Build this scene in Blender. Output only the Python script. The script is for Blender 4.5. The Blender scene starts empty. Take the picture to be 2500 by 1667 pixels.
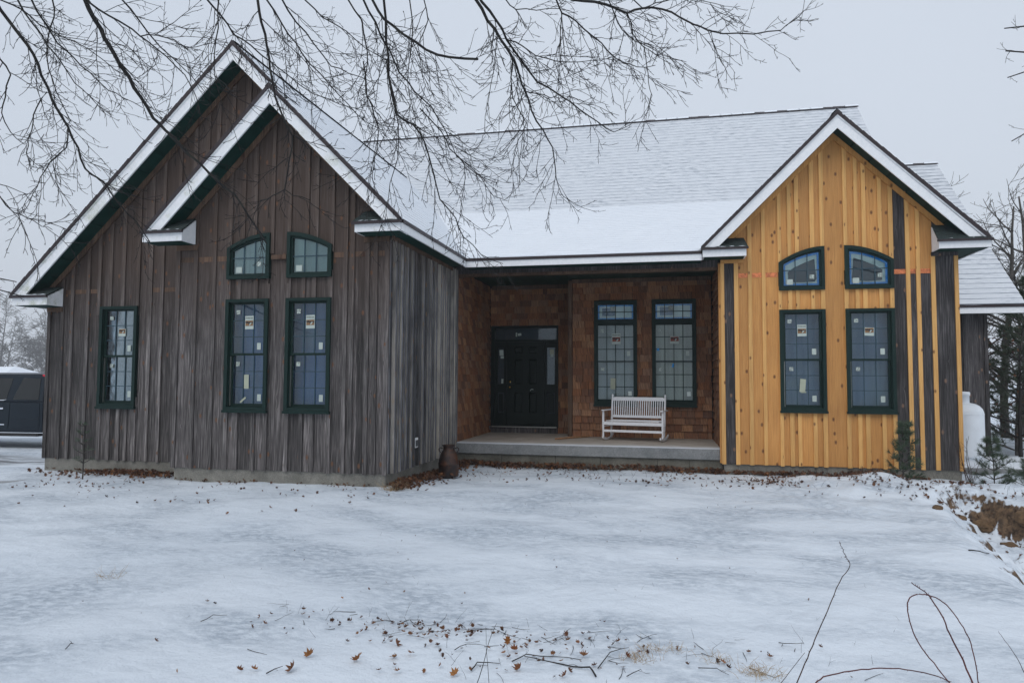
import bpy, math, random
from mathutils import Vector, Matrix, noise
R = math.radians
random.seed(11)
scene = bpy.context.scene
COL = scene.collection

# ------------------------------------------------------------------ camera
CAM = Vector((4.247, -10.396, 1.837))
YAW, PITCH, ROLL, FPX = 0.2139, 0.0551, 0.0049, 1716.46
FW = Vector((-math.sin(YAW)*math.cos(PITCH), math.cos(YAW)*math.cos(PITCH), math.sin(PITCH)))
_r = Vector((math.cos(YAW), math.sin(YAW), 0)); _u = _r.cross(FW)
RT = _r*math.cos(ROLL) + _u*math.sin(ROLL); UP = _u*math.cos(ROLL) - _r*math.sin(ROLL)
cd = bpy.data.cameras.new('camera'); cam = bpy.data.objects.new('camera', cd); COL.objects.link(cam)
cd.sensor_width = 36; cd.lens = 36*FPX/2500; cd.clip_end = 2000; cd.clip_start = 0.05
m = Matrix((RT, UP, -FW)).transposed().to_4x4(); m.translation = CAM; cam.matrix_world = m
scene.camera = cam

# ------------------------------------------------------------------ world and sun (overcast)
SUN_EL, SUN_AZ = R(50), R(195)
world = bpy.data.worlds.new('World'); scene.world = world; world.use_nodes = True
nt = world.node_tree; nt.nodes.clear()
wo = nt.nodes.new('ShaderNodeOutputWorld'); bg = nt.nodes.new('ShaderNodeBackground')
sky = nt.nodes.new('ShaderNodeTexSky'); sky.sky_type = 'NISHITA'; sky.sun_disc = False
sky.sun_elevation = SUN_EL; sky.sun_rotation = R(180)-0.2; sky.air_density = 1.5; sky.dust_density = 6
mx = nt.nodes.new('ShaderNodeMix'); mx.data_type = 'RGBA'; mx.inputs[0].default_value = 0.90
tc = nt.nodes.new('ShaderNodeTexCoord'); ns = nt.nodes.new('ShaderNodeTexNoise'); ns.inputs['Scale'].default_value = 1.3; ns.inputs['Detail'].default_value = 3
rp = nt.nodes.new('ShaderNodeValToRGB')
rp.color_ramp.elements[0].position = 0.3; rp.color_ramp.elements[0].color = (6.3, 6.95, 7.95, 1)
rp.color_ramp.elements[1].position = 0.7; rp.color_ramp.elements[1].color = (6.9, 7.55, 8.55, 1)
nt.links.new(tc.outputs['Generated'], ns.inputs['Vector']); nt.links.new(ns.outputs['Fac'], rp.inputs[0])
nt.links.new(sky.outputs[0], mx.inputs[6]); nt.links.new(rp.outputs[0], mx.inputs[7])
nt.links.new(mx.outputs[2], bg.inputs[0]); bg.inputs[1].default_value = 0.105
nt.links.new(bg.outputs[0], wo.inputs[0])
sd = bpy.data.lights.new('sun', 'SUN'); sd.energy = 0.9; sd.angle = R(40); sd.color = (1, .97, .93)
sun = bpy.data.objects.new('sun', sd); COL.objects.link(sun)
_d = Vector((0.25, 1.0, -1.25)).normalized(); sun.rotation_euler = _d.to_track_quat('-Z', 'Y').to_euler(); sun.location = (0, -30, 40)
vs = scene.view_settings; vs.view_transform = 'Standard'; vs.look = 'None'; vs.exposure = 0.0; vs.gamma = 1
vs.use_curve_mapping = False

# ------------------------------------------------------------------ node helpers and materials
class NT:
    def __init__(s, name):
        s.m = bpy.data.materials.new(name); s.m.use_nodes = True; s.t = s.m.node_tree
        s.b = s.t.nodes['Principled BSDF']
    def n(s, typ, **kw):
        x = s.t.nodes.new(typ)
        for k, v in kw.items():
            if k[:2] == 'i_': x.inputs[k[2:]].default_value = v
            else: setattr(x, k, v)
        return x
    def l(s, a, b): s.t.links.new(a, b)
    def math(s, op, a, b=None, clamp=False):
        x = s.n('ShaderNodeMath', operation=op, use_clamp=clamp)
        for i, v in enumerate((a, b)):
            if v is None: continue
            if hasattr(v, 'links'): s.l(v, x.inputs[i])
            else: x.inputs[i].default_value = v
        return x.outputs[0]
    def mix(s, f, a, b, mode='MIX'):
        x = s.n('ShaderNodeMix', data_type='RGBA', blend_type=mode)
        for i, v in ((0, f), (6, a), (7, b)):
            if hasattr(v, 'links'): s.l(v, x.inputs[i])
            elif i == 0: x.inputs[0].default_value = v
            else: x.inputs[i].default_value = (*v[:3], 1)
        return x.outputs[2]
    def ramp(s, f, stops):
        x = s.n('ShaderNodeValToRGB'); e = x.color_ramp.elements
        while len(e) < len(stops): e.new(.5)
        for k, (p, c) in enumerate(stops):
            e[k].position = p; e[k].color = (*c[:3], 1) if hasattr(c, '__len__') else (c, c, c, 1)
        s.l(f, x.inputs[0]); return x.outputs[0]
    def noise(s, vec, scale, detail=3, rough=.5, w=None):
        x = s.n('ShaderNodeTexNoise'); x.inputs['Scale'].default_value = scale; x.inputs['Detail'].default_value = detail
        x.inputs['Roughness'].default_value = rough
        if vec is not None: s.l(vec, x.inputs['Vector'])
        return x.outputs['Fac']
    def pos(s): return s.n('ShaderNodeNewGeometry').outputs['Position']
    def comb(s, x, y, z):
        c = s.n('ShaderNodeCombineXYZ')
        for i, v in enumerate((x, y, z)):
            if hasattr(v, 'links'): s.l(v, c.inputs[i])
            else: c.inputs[i].default_value = v
        return c.outputs[0]
    def sep(s, v):
        x = s.n('ShaderNodeSeparateXYZ'); s.l(v, x.inputs[0]); return x.outputs
    def bump(s, h, strength, dist=.01):
        x = s.n('ShaderNodeBump'); x.inputs['Strength'].default_value = strength; x.inputs['Distance'].default_value = dist
        s.l(h, x.inputs['Height']); s.l(x.outputs[0], s.b.inputs['Normal'])
    def done(s, col=None, rough=None, metal=None):
        if col is not None:
            if hasattr(col, 'links'): s.l(col, s.b.inputs['Base Color'])
            else: s.b.inputs['Base Color'].default_value = (*col[:3], 1)
        if rough is not None:
            if hasattr(rough, 'links'): s.l(rough, s.b.inputs['Roughness'])
            else: s.b.inputs['Roughness'].default_value = rough
        if metal is not None: s.b.inputs['Metallic'].default_value = metal
        return s.m
M = {}
def plain(name, col, rough=.6, metal=0, var=.12, scale=14, bump=.0, spec=.5):
    t = NT(name); p = t.pos(); f = t.noise(p, scale, 4, .6)
    c = t.mix(t.ramp(f, [(.3, 0.0), (.7, 1.0)]), [k*(1-var) for k in col], [min(1, k*(1+var)) for k in col])
    if bump: t.bump(f, bump)
    t.b.inputs['Specular IOR Level'].default_value = spec
    M[name] = t.done(c, rough, metal); return M[name]

def wood(name, dark, mid, light, knot, rough=.85, var=.35, kn=.14, kscale=(3.6, .95), grey=None, protect=None, plo=.52, edge=None, blotf=.8):
    """vertical boards: grain runs along z, knots, per-board tone"""
    t = NT(name); p = t.sep(t.pos()); s = t.math('ADD', p[0], p[1])
    rnd = t.n('ShaderNodeObjectInfo').outputs['Random']; ro = t.math('MULTIPLY', rnd, 61.7)
    # wavy grain around knots
    vk = t.comb(t.math('ADD', t.math('MULTIPLY', s, kscale[0]), ro), t.math('MULTIPLY', p[2], kscale[1]), ro)
    vo = t.n('ShaderNodeTexVoronoi', voronoi_dimensions='2D'); t.l(vk, vo.inputs['Vector']); vo.inputs['Scale'].default_value = 1; vo.inputs['Randomness'].default_value = 1
    kd = vo.outputs['Distance']
    swirl = t.math('DIVIDE', .0045, t.math('ADD', kd, .10))
    warp = t.math('MULTIPLY', t.noise(t.comb(t.math('MULTIPLY', s, 3), ro, t.math('MULTIPLY', p[2], .5)), 1, 2), .045)
    su = t.math('ADD', t.math('ADD', s, warp), swirl)
    g1 = t.noise(t.comb(t.math('MULTIPLY', su, 55), ro, t.math('MULTIPLY', p[2], 1.3)), 1, 4, .65)
    g2 = t.noise(t.comb(t.math('MULTIPLY', su, 150), ro, t.math('MULTIPLY', p[2], 3)), 1, 2, .6)
    g3 = t.noise(t.comb(t.math('MULTIPLY', s, 2.5), ro, t.math('MULTIPLY', p[2], 1.1)), 1, 3, .6)
    g = t.math('ADD', t.math('MULTIPLY', g1, .6), t.math('MULTIPLY', g2, .4))
    c = t.ramp(g, [(.34, dark), (.5, mid), (.66, light)])
    tone = t.math('ADD', 1-var*.5, t.math('MULTIPLY', rnd, var))
    c = t.mix(1.0, c, t.comb(tone, tone, tone), 'MULTIPLY')
    blot = t.ramp(g3, [(.34, .5), (.62, 1.05)])
    c = t.mix(blotf, c, blot, 'MULTIPLY')
    if grey is not None: c = t.mix(t.ramp(g3, [(.45, 0.0), (.75, .8)]), c, grey)
    if protect is not None:      # unweathered warm wood high under the eaves
        f = t.math('ADD', p[2], t.math('MULTIPLY', g1, 1.6))
        c = t.mix(t.ramp(t.math('DIVIDE', f, 6), [(plo, 0.0), (plo+.28, .75)]), c, protect)
    kr = t.ramp(kd, [(kn*.35, 1.0), (kn*.55, .45), (kn*.8, .75), (kn, 0.0)])
    spars = t.n('ShaderNodeTexWhiteNoise', noise_dimensions='2D'); t.l(vo.outputs['Position'], spars.inputs['Vector'])
    kf = t.math('MULTIPLY', kr, t.math('GREATER_THAN', spars.outputs['Value'], .35))
    c = t.mix(kf, c, knot)
    if edge is not None:         # fresh sawn batten edges, front light put into the pale colour of front-facing sides
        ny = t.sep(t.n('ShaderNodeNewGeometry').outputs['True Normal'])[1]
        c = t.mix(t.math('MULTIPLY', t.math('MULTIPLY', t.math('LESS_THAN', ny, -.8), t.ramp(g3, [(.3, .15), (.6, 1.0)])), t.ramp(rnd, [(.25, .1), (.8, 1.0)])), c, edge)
    t.bump(g, .35, .004)
    M[name] = t.done(c, rough); return M[name]

wood('weathered_brown', (.011, .010, .010), (.082, .073, .072), (.27, .245, .24), (.15, .070, .036), var=1.0, kn=.10, kscale=(3.8, 2.2), protect=(.060, .036, .025))
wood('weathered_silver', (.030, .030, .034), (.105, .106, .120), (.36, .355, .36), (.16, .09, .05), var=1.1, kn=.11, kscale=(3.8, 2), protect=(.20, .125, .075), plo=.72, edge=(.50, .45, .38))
wood('fresh_pine', (.46, .195, .050), (.60, .282, .076), (.68, .342, .102), (.11, .035, .010), rough=.6, var=.30, kn=.11, blotf=.22, kscale=(4.2, 2.6))
wood('fresh_batten', (.54, .265, .075), (.69, .375, .118), (.76, .44, .15), (.14, .045, .012), rough=.6, var=.22, kn=.08, blotf=.2, kscale=(4.2, 2.2))
wood('weathered_batten', (.020, .018, .018), (.110, .099, .097), (.31, .285, .275), (.15, .070, .036), var=.9, kn=.08, kscale=(3.8, 2.2), protect=(.075, .046, .032))
wood('old_barn', (.014, .013, .014), (.050, .045, .047), (.18, .17, .17), (.22, .13, .085), var=.5, kn=.085, kscale=(3.6, 2))
wood('trim_brown', (.05, .03, .02), (.12, .07, .045), (.2, .125, .08), (.05, .02, .012), var=.3)

def shingle_mat():
    t = NT('cedar_shingle'); p = t.sep(t.pos()); s = t.math('ADD', p[0], p[1])
    rnd = t.n('ShaderNodeObjectInfo').outputs['Random']
    vc = t.n('ShaderNodeAttribute', attribute_name='tone').outputs['Fac']
    r2 = t.math('FRACT', t.math('ADD', rnd, vc))
    g = t.noise(t.comb(t.math('MULTIPLY', s, 75), t.math('MULTIPLY', r2, 40), t.math('MULTIPLY', p[2], 3)), 1, 4, .65)
    c = t.ramp(r2, [(0, (.20, .075, .032)), (.25, (.31, .130, .058)), (.5, (.15, .070, .042)), (.72, (.38, .180, .085)), (.88, (.25, .145, .095)), (1, (.45, .22, .10))])
    c = t.mix(1, c, t.ramp(g, [(.3, .35), (.65, 1.25)]), 'MULTIPLY')
    big = t.noise(t.comb(t.math('MULTIPLY', s, 1.1), 0, t.math('MULTIPLY', p[2], .8)), 1, 3)
    c = t.mix(t.ramp(big, [(.48, 0.0), (.72, .5)]), c, (.13, .07, .05))
    t.bump(g, .5, .004); M['cedar_shingle'] = t.done(c, .85)
shingle_mat()

plain('green_trim', (.0045, .021, .018), .55, var=.15, scale=30, spec=.25)
plain('green_soffit', (.006, .036, .030), .6, var=.2, scale=6, spec=.2)
plain('green_door', (.003, .010, .009), .45, var=.15, scale=8, spec=.2)
plain('muntin_blue', (.020, .060, .085), .4)
plain('drip_edge', (.022, .013, .016), .5, var=.3, scale=9)
plain('dark_shingle', (.016, .028, .028), .8, var=.6, scale=25, bump=.4)
plain('blue_tape', (.015, .30, .74), .6, var=.15, scale=12)
plain('paper', (.46, .53, .49), .7, var=.06)
plain('paper_warm', (.40, .43, .33), .7, var=.06)
plain('sticker_brown', (.24, .13, .06), .6)
plain('sticker_red', (.26, .06, .04), .6)
plain('ink', (.02, .02, .022), .6)
plain('copper', (.62, .20, .085), .38, .55, var=.45, scale=22)
plain('brass', (.72, .48, .16), .25, 1.0)
plain('metal_grey', (.42, .42, .40), .35, .9)
plain('plastic_white', (.72, .73, .73), .4)
plain('plastic_grey', (.07, .075, .08), .4)
plain('chrome', (.8, .82, .85), .12, 1.0, var=.03)
plain('rubber', (.018, .018, .019), .8, var=.3, scale=40)
plain('dark_interior', (.012, .013, .015), .8)
plain('tail_red', (.55, .012, .03), .25)
plain('bench_white', (.76, .77, .80), .42, var=.05, scale=20)
plain('tank_white', (.74, .78, .82), .38, var=.06, scale=5)
plain('stick_wood', (.30, .16, .08), .8, var=.4, scale=20)

def white_fascia():
    t = NT('white_fascia'); p = t.pos(); z = t.sep(p)
    n1 = t.noise(p, 2.2, 5, .65); n2 = t.noise(p, 22, 3)
    c = t.mix(t.ramp(n2, [(.35, 0.0), (.65, 1.0)]), (.80, .82, .84), (.87, .88, .89))
    f = t.math('MULTIPLY', t.ramp(n1, [(.54, 0.0), (.68, .9)]), t.ramp(t.noise(p, 60, 3), [(.4, .3), (.6, 1.0)]))
    left = t.math('LESS_THAN', z[0], .2)            # the older wing has algae on its boards
    low = t.math('SUBTRACT', 1.0, t.ramp(t.math('DIVIDE', z[2], 8), [(.55, 0.0), (.82, 1.0)]))
    f = t.math('MULTIPLY', t.math('MULTIPLY', f, left), low)
    c = t.mix(f, c, (.36, .39, .25)); M['white_fascia'] = t.done(c, .5)
white_fascia()

def concrete(name, a, b):
    t = NT(name); p = t.pos(); n1 = t.noise(p, 3, 5, .65); n2 = t.noise(p, 75, 3, .7)
    c = t.mix(t.ramp(n1, [(.35, 0.0), (.68, 1.0)]), a, b)
    c = t.mix(.55, c, t.ramp(n2, [(.32, .35), (.66, 1.35)]), 'MULTIPLY'); t.bump(n2, .5, .006); M[name] = t.done(c, .9)
concrete('concrete', (.17, .165, .145), (.27, .26, .23)); concrete('concrete_slab', (.18, .19, .195), (.27, .275, .275)); concrete('block', (.10, .098, .08), (.20, .19, .16))

def porch_floor():
    t = NT('porch_floor'); p = t.pos(); z = t.sep(p); n1 = t.noise(p, 3, 4); n2 = t.noise(t.comb(t.math('MULTIPLY', z[0], 1.5), t.math('MULTIPLY', z[1], 6), 0), 1, 3)
    c = t.mix(t.ramp(n1, [(.35, 0.0), (.68, 1.0)]), (.32, .28, .24), (.42, .38, .34))
    f = t.math('ADD', z[1], t.math('MULTIPLY', n2, .5))        # snow blown in along the open edge
    c = t.mix(t.ramp(t.math('DIVIDE', f, 10), [(.385, .95), (.43, 0.0)]), c, (.74, .79, .86)); M['porch_floor'] = t.done(c, .85)
porch_floor()

def glass():
    t = NT('glass'); t.t.nodes.remove(t.b)
    o = t.t.nodes['Material Output']; tr = t.n('ShaderNodeBsdfTransparent'); tr.inputs[0].default_value = (.88, .93, .93, 1)
    gl = t.n('ShaderNodeBsdfGlossy'); gl.inputs['Roughness'].default_value = .03; gl.inputs[0].default_value = (.9, .95, 1, 1)
    fr = t.n('ShaderNodeFresnel'); fr.inputs[0].default_value = 1.5; ms = t.n('ShaderNodeMixShader')
    nz = t.n('ShaderNodeBump'); nz.inputs['Strength'].default_value = .04; nz.inputs['Distance'].default_value = .02
    t.l(t.noise(t.pos(), 2.2, 2), nz.inputs['Height']); t.l(nz.outputs[0], gl.inputs['Normal'])
    t.l(fr.outputs[0], ms.inputs[0]); t.l(tr.outputs[0], ms.inputs[1]); t.l(gl.outputs[0], ms.inputs[2]); t.l(ms.outputs[0], o.inputs[0]); M['glass'] = t.m
glass()

def sheet(name, a, b, c_):
    t = NT(name); p = t.sep(t.pos()); s = t.math('ADD', p[0], p[1])
    n1 = t.noise(t.comb(t.math('MULTIPLY', s, 7), 0, t.math('MULTIPLY', p[2], .5)), 1, 3)
    n2 = t.noise(t.comb(t.math('MULTIPLY', s, 1.7), 3, t.math('MULTIPLY', p[2], .9)), 1, 3)
    c = t.mix(t.ramp(n1, [(.35, 0.0), (.65, 1.0)]), a, b); c = t.mix(t.ramp(n2, [(.48, 0.0), (.62, 1.0)]), c, c_)
    t.bump(n1, .4, .03); M[name] = t.done(c, .4)
sheet('sheet_blue', (.045, .115, .30), (.08, .175, .38), (.12, .18, .27))
sheet('sheet_slate', (.10, .17, .29), (.16, .235, .37), (.19, .26, .33))
sheet('sheet_dim', (.085, .11, .125), (.13, .155, .16), (.10, .125, .14))
sheet('sheet_green', (.22, .33, .32), (.34, .46, .44), (.25, .36, .36))
sheet('sheet_white', (.66, .76, .74), (.76, .84, .82), (.60, .70, .70))
sheet('sheet_pale', (.29, .30, .29), (.38, .38, .36), (.31, .32, .33))
sheet('sheet_warm', (.31, .30, .24), (.42, .41, .33), (.36, .355, .30))
plain('soil', (.13, .08, .042), .95, var=.5, scale=12, bump=.6)
plain('hole_dark', (.035, .05, .07), .6)

def snow_ground():
    t = NT('snow_ground'); p = t.pos(); z = t.sep(p); x, y = z[0], z[1]
    nrm = t.sep(t.n('ShaderNodeNewGeometry').outputs['Normal'])[2]
    base = t.mix(t.noise(p, .35, 3), (.64, .71, .785), (.74, .795, .855))
    # thin, wet patches stretched along the yard
    n1 = t.noise(t.comb(t.math('MULTIPLY', x, .55), t.math('MULTIPLY', y, 1.0), 0), 1, 3, .55)
    n2 = t.noise(t.comb(t.math('MULTIPLY', x, 9), t.math('MULTIPLY', y, 16), 0), 1, 4, .7)
    n3 = t.noise(p, 55, 3, .75)
    thin = t.math('MULTIPLY', t.ramp(n1, [(.42, 0.0), (.62, 1.0)]), t.ramp(n2, [(.38, .15), (.58, 1.0)]))
    c = t.mix(t.math('MULTIPLY', thin, .85), base, (.36, .42, .49))
    speck = t.math('MULTIPLY', thin, t.ramp(n3, [(.58, 0.0), (.68, .7)]))
    c = t.mix(t.math('MULTIPLY', speck, .6), c, (.16, .16, .15))
    # wheel-worn slush on the drive left of the house
    dx = t.math('ADD', y, t.math('MULTIPLY', x, .17))
    sl = t.noise(t.comb(t.math('MULTIPLY', x, .35), t.math('MULTIPLY', y, 2.2), 5), 1, 4, .6)
    band = t.math('MULTIPLY', t.ramp(t.math('DIVIDE', t.math('ADD', dx, 10), 20), [(.53, 0.0), (.555, 1.0), (.585, 1.0), (.615, 0.0)]), t.math('LESS_THAN', x, -7.4))
    c = t.mix(t.math('MULTIPLY', band, t.ramp(sl, [(.38, 0.0), (.52, .9)])), c, (.12, .125, .135))
    ddx = t.math('ADD', x, 6.6); ddy = t.math('ADD', y, t.math('MULTIPLY', ddx, -.55))
    arc = t.ramp(t.math('ADD', t.math('ABSOLUTE', t.math('ADD', ddy, .75)), t.math('MULTIPLY', sl, .5)), [(.30, .8), (.55, 0.0)])
    arc = t.math('MULTIPLY', arc, t.math('LESS_THAN', x, -6.3))
    c = t.mix(t.math('MULTIPLY', arc, t.math('GREATER_THAN', x, -13)), c, (.20, .20, .20))
    # bare sandy soil where the bank is too steep to hold snow
    n4 = t.noise(p, 6, 4, .6)
    soilc = t.mix(t.ramp(t.noise(p, 11, 6, .75), [(.38, 0.0), (.62, 1.0)]), (.030, .018, .011), (.19, .118, .064))
    steep = t.ramp(t.math('ADD', nrm, t.math('MULTIPLY', t.math('SUBTRACT', n4, .5), 1.1)), [(.56, 1.0), (.68, 0.0)])
    right = t.math('GREATER_THAN', x, 6.5)
    c = t.mix(t.math('MULTIPLY', steep, right), c, soilc)
    h = t.math('ADD', t.math('MULTIPLY', t.noise(p, 5, 4, .55), 1.0), t.math('MULTIPLY', n3, .12)); t.bump(h, .7, .06)
    t.b.inputs['Subsurface Weight'].default_value = 0
    M['snow_ground'] = t.done(c, .75)
snow_ground()

def snow_roof(name, thin, amt):
    t = NT(name); p = t.pos(); z = t.sep(p)
    n1 = t.noise(p, .8, 4, .6); n2 = t.noise(t.comb(t.math('MULTIPLY', z[0], 5), t.math('MULTIPLY', z[1], 5), t.math('MULTIPLY', z[2], 22)), 1, 3, .6)
    c = t.mix(n1, [k*(1-thin) for k in (.70, .745, .80)], [k*(1-thin*.8) for k in (.79, .825, .87)])
    f = t.math('MULTIPLY', t.ramp(n1, [(.35, .25), (.65, 1.0)]), t.ramp(n2, [(.46, 0.0), (.66, 1.0)]))
    c = t.mix(t.math('MULTIPLY', f, amt), c, (.36, .40, .45)); t.bump(t.noise(p, 6, 4), .35, .03); M[name] = t.done(c, .8)
snow_roof('snow_roof', .16, .85); snow_roof('snow_roof_smooth', 0, .12)
plain('snow_cap', (.78, .83, .89), .8, var=.05, scale=20)

def bark(name, a, b):
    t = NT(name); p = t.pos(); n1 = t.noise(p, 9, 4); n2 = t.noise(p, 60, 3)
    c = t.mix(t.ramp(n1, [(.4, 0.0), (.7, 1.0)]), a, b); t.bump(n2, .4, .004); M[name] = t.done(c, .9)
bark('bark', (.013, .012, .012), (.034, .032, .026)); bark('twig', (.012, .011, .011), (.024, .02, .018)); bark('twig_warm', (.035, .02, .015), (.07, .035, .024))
bark('bark_hazed', (.085, .085, .085), (.16, .16, .155)); bark('bark_grey', (.045, .04, .036), (.11, .10, .09)); bark('cane', (.07, .02, .022), (.14, .045, .04)); bark('grass_dry', (.30, .20, .10), (.46, .34, .20))  # distant bark is paled to carry part of the haze in its colour
bark('needle', (.045, .075, .045), (.10, .135, .085)); bark('needle_far', (.055, .078, .052), (.11, .135, .09)); bark('needle_young', (.045, .085, .05), (.10, .15, .085))

def leafmat(name, cols):
    t = NT(name); a = t.n('ShaderNodeAttribute', attribute_name='tone').outputs['Fac']; rnd = t.n('ShaderNodeObjectInfo').outputs['Random']
    r2 = t.math('FRACT', t.math('ADD', a, rnd)); k = len(cols)-1
    c = t.ramp(r2, [(i/k, x) for i, x in enumerate(cols)]); c = t.mix(.5, c, t.ramp(t.noise(t.pos(), 40, 3), [(.3, .5), (.7, 1.3)]), 'MULTIPLY'); M[name] = t.done(c, .7)
leafmat('leaf_fresh', [(.26, .095, .022), (.14, .045, .018), (.34, .15, .04), (.10, .035, .018), (.22, .085, .03)])
leafmat('leaf', [(.065, .024, .011), (.13, .050, .018), (.035, .016, .010), (.20, .085, .028), (.09, .036, .022), (.028, .015, .012)])

def rust():
    t = NT('rust'); p = t.pos(); n1 = t.noise(p, 7, 5, .6); n2 = t.noise(p, 50, 3)
    c = t.ramp(n1, [(.35, (.012, .009, .010)), (.52, (.040, .021, .016)), (.66, (.10, .035, .014)), (.75, (.06, .045, .045))])
    t.bump(n2, .3, .003); M['rust'] = t.done(c, .5, .25)
rust()
def paint():
    t = NT('navy_paint'); c = t.mix(t.noise(t.pos(), 3, 2), (.006, .012, .020), (.009, .018, .028)); t.b.inputs['Specular IOR Level'].default_value = .3; M['navy_paint'] = t.done(c, .3, .2)
paint()
def carglass():
    t = NT('tinted_glass'); M['tinted_glass'] = t.done((.008, .010, .011), .06)
carglass()

# ------------------------------------------------------------------ mesh helpers
def link(o, parent=None):
    COL.objects.link(o)
    if parent is not None: o.parent = parent
    return o
def tag(o, label, cat, group=None):
    o['label'] = label; o['category'] = cat
    if group: o['group'] = group
    return o
def empty(name, loc=(0, 0, 0)):
    o = bpy.data.objects.new(name, None); o.location = loc; o.empty_display_size = .2; COL.objects.link(o); return o
def kind(o, k): o['kind'] = k; return o

class MB:
    def __init__(s): s.v = []; s.f = []; s.tone = None
    def add(s, vs, fs):
        k = len(s.v); s.v += [tuple(v) for v in vs]; s.f += [tuple(i+k for i in f) for f in fs]; return s
    def box(s, x0, x1, y0, y1, z0, z1):
        return s.add([(x0,y0,z0),(x1,y0,z0),(x1,y1,z0),(x0,y1,z0),(x0,y0,z1),(x1,y0,z1),(x1,y1,z1),(x0,y1,z1)],
                     [(0,3,2,1),(4,5,6,7),(0,1,5,4),(1,2,6,5),(2,3,7,6),(3,0,4,7)])
    def prism(s, poly, off):
        n = len(poly); off = Vector(off); a = [Vector(p) for p in poly]; b = [p+off for p in a]
        return s.add(a+b, [tuple(range(n-1,-1,-1)), tuple(range(n, 2*n))] + [(i,(i+1)%n,n+(i+1)%n,n+i) for i in range(n)])
    def tube(s, pts, rad, n=5, cap=True):
        pts = [Vector(p) for p in pts]; k0 = len(s.v); N = len(pts)
        if not hasattr(rad, '__len__'): rad = [rad]*N
        ref = Vector((.13, .21, .97))
        for i in range(N):
            d = (pts[min(i+1, N-1)]-pts[max(i-1, 0)])
            if d.length < 1e-9: d = Vector((0, 0, 1))
            d.normalize()
            if abs(d.dot(ref)) > .95: ref = Vector((.97, .2, .1))
            a = d.cross(ref).normalized(); b = d.cross(a)
            for j in range(n):
                t = 2*math.pi*j/n; s.v.append(tuple(pts[i]+(a*math.cos(t)+b*math.sin(t))*rad[i]))
        for i in range(N-1):
            for j in range(n):
                j2 = (j+1) % n; s.f.append((k0+i*n+j, k0+i*n+j2, k0+(i+1)*n+j2, k0+(i+1)*n+j))
        if cap: s.f.append(tuple(k0+j for j in range(n-1, -1, -1))); s.f.append(tuple(k0+(N-1)*n+j for j in range(n)))
        return s
    def lathe(s, prof, n=24, c=(0, 0, 0)):
        k0 = len(s.v)
        for r, z in prof:
            for j in range(n):
                t = 2*math.pi*j/n; s.v.append((c[0]+r*math.cos(t), c[1]+r*math.sin(t), c[2]+z))
        for i in range(len(prof)-1):
            for j in range(n):
                j2 = (j+1) % n; s.f.append((k0+i*n+j, k0+i*n+j2, k0+(i+1)*n+j2, k0+(i+1)*n+j))
        return s
    def build(s, name, mat, parent=None, smooth=False, bevel=0, sm=None):
        me = bpy.data.meshes.new(name); me.from_pydata(s.v, [], s.f); me.update()
        me.materials.append(M[mat] if isinstance(mat, str) else mat)
        if s.tone is not None:
            at = me.attributes.new('tone', 'FLOAT', 'POINT'); at.data.foreach_set('value', s.tone)
        if smooth: me.polygons.foreach_set('use_smooth', [True]*len(me.polygons))
        o = link(bpy.data.objects.new(name, me), parent)
        if bevel:
            b = o.modifiers.new('bevel', 'BEVEL'); b.width = bevel; b.segments = 2; b.limit_method = 'ANGLE'
        return o
def box(name, mat, parent, x0, x1, y0, y1, z0, z1, bevel=0): return MB().box(x0, x1, y0, y1, z0, z1).build(name, mat, parent, bevel=bevel)
def sstep(a, b, x):
    t = max(0, min(1, (x-a)/(b-a))); return t*t*(3-2*t)
def lerp(a, b, t): return a+(b-a)*t
def at(u, v, depth):     # a point `depth` metres in front of the camera along the sight line of photo pixel (u, v)
    return CAM + (FW + RT*((u-1250)/FPX) - UP*((v-833.5)/FPX))*depth

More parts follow.
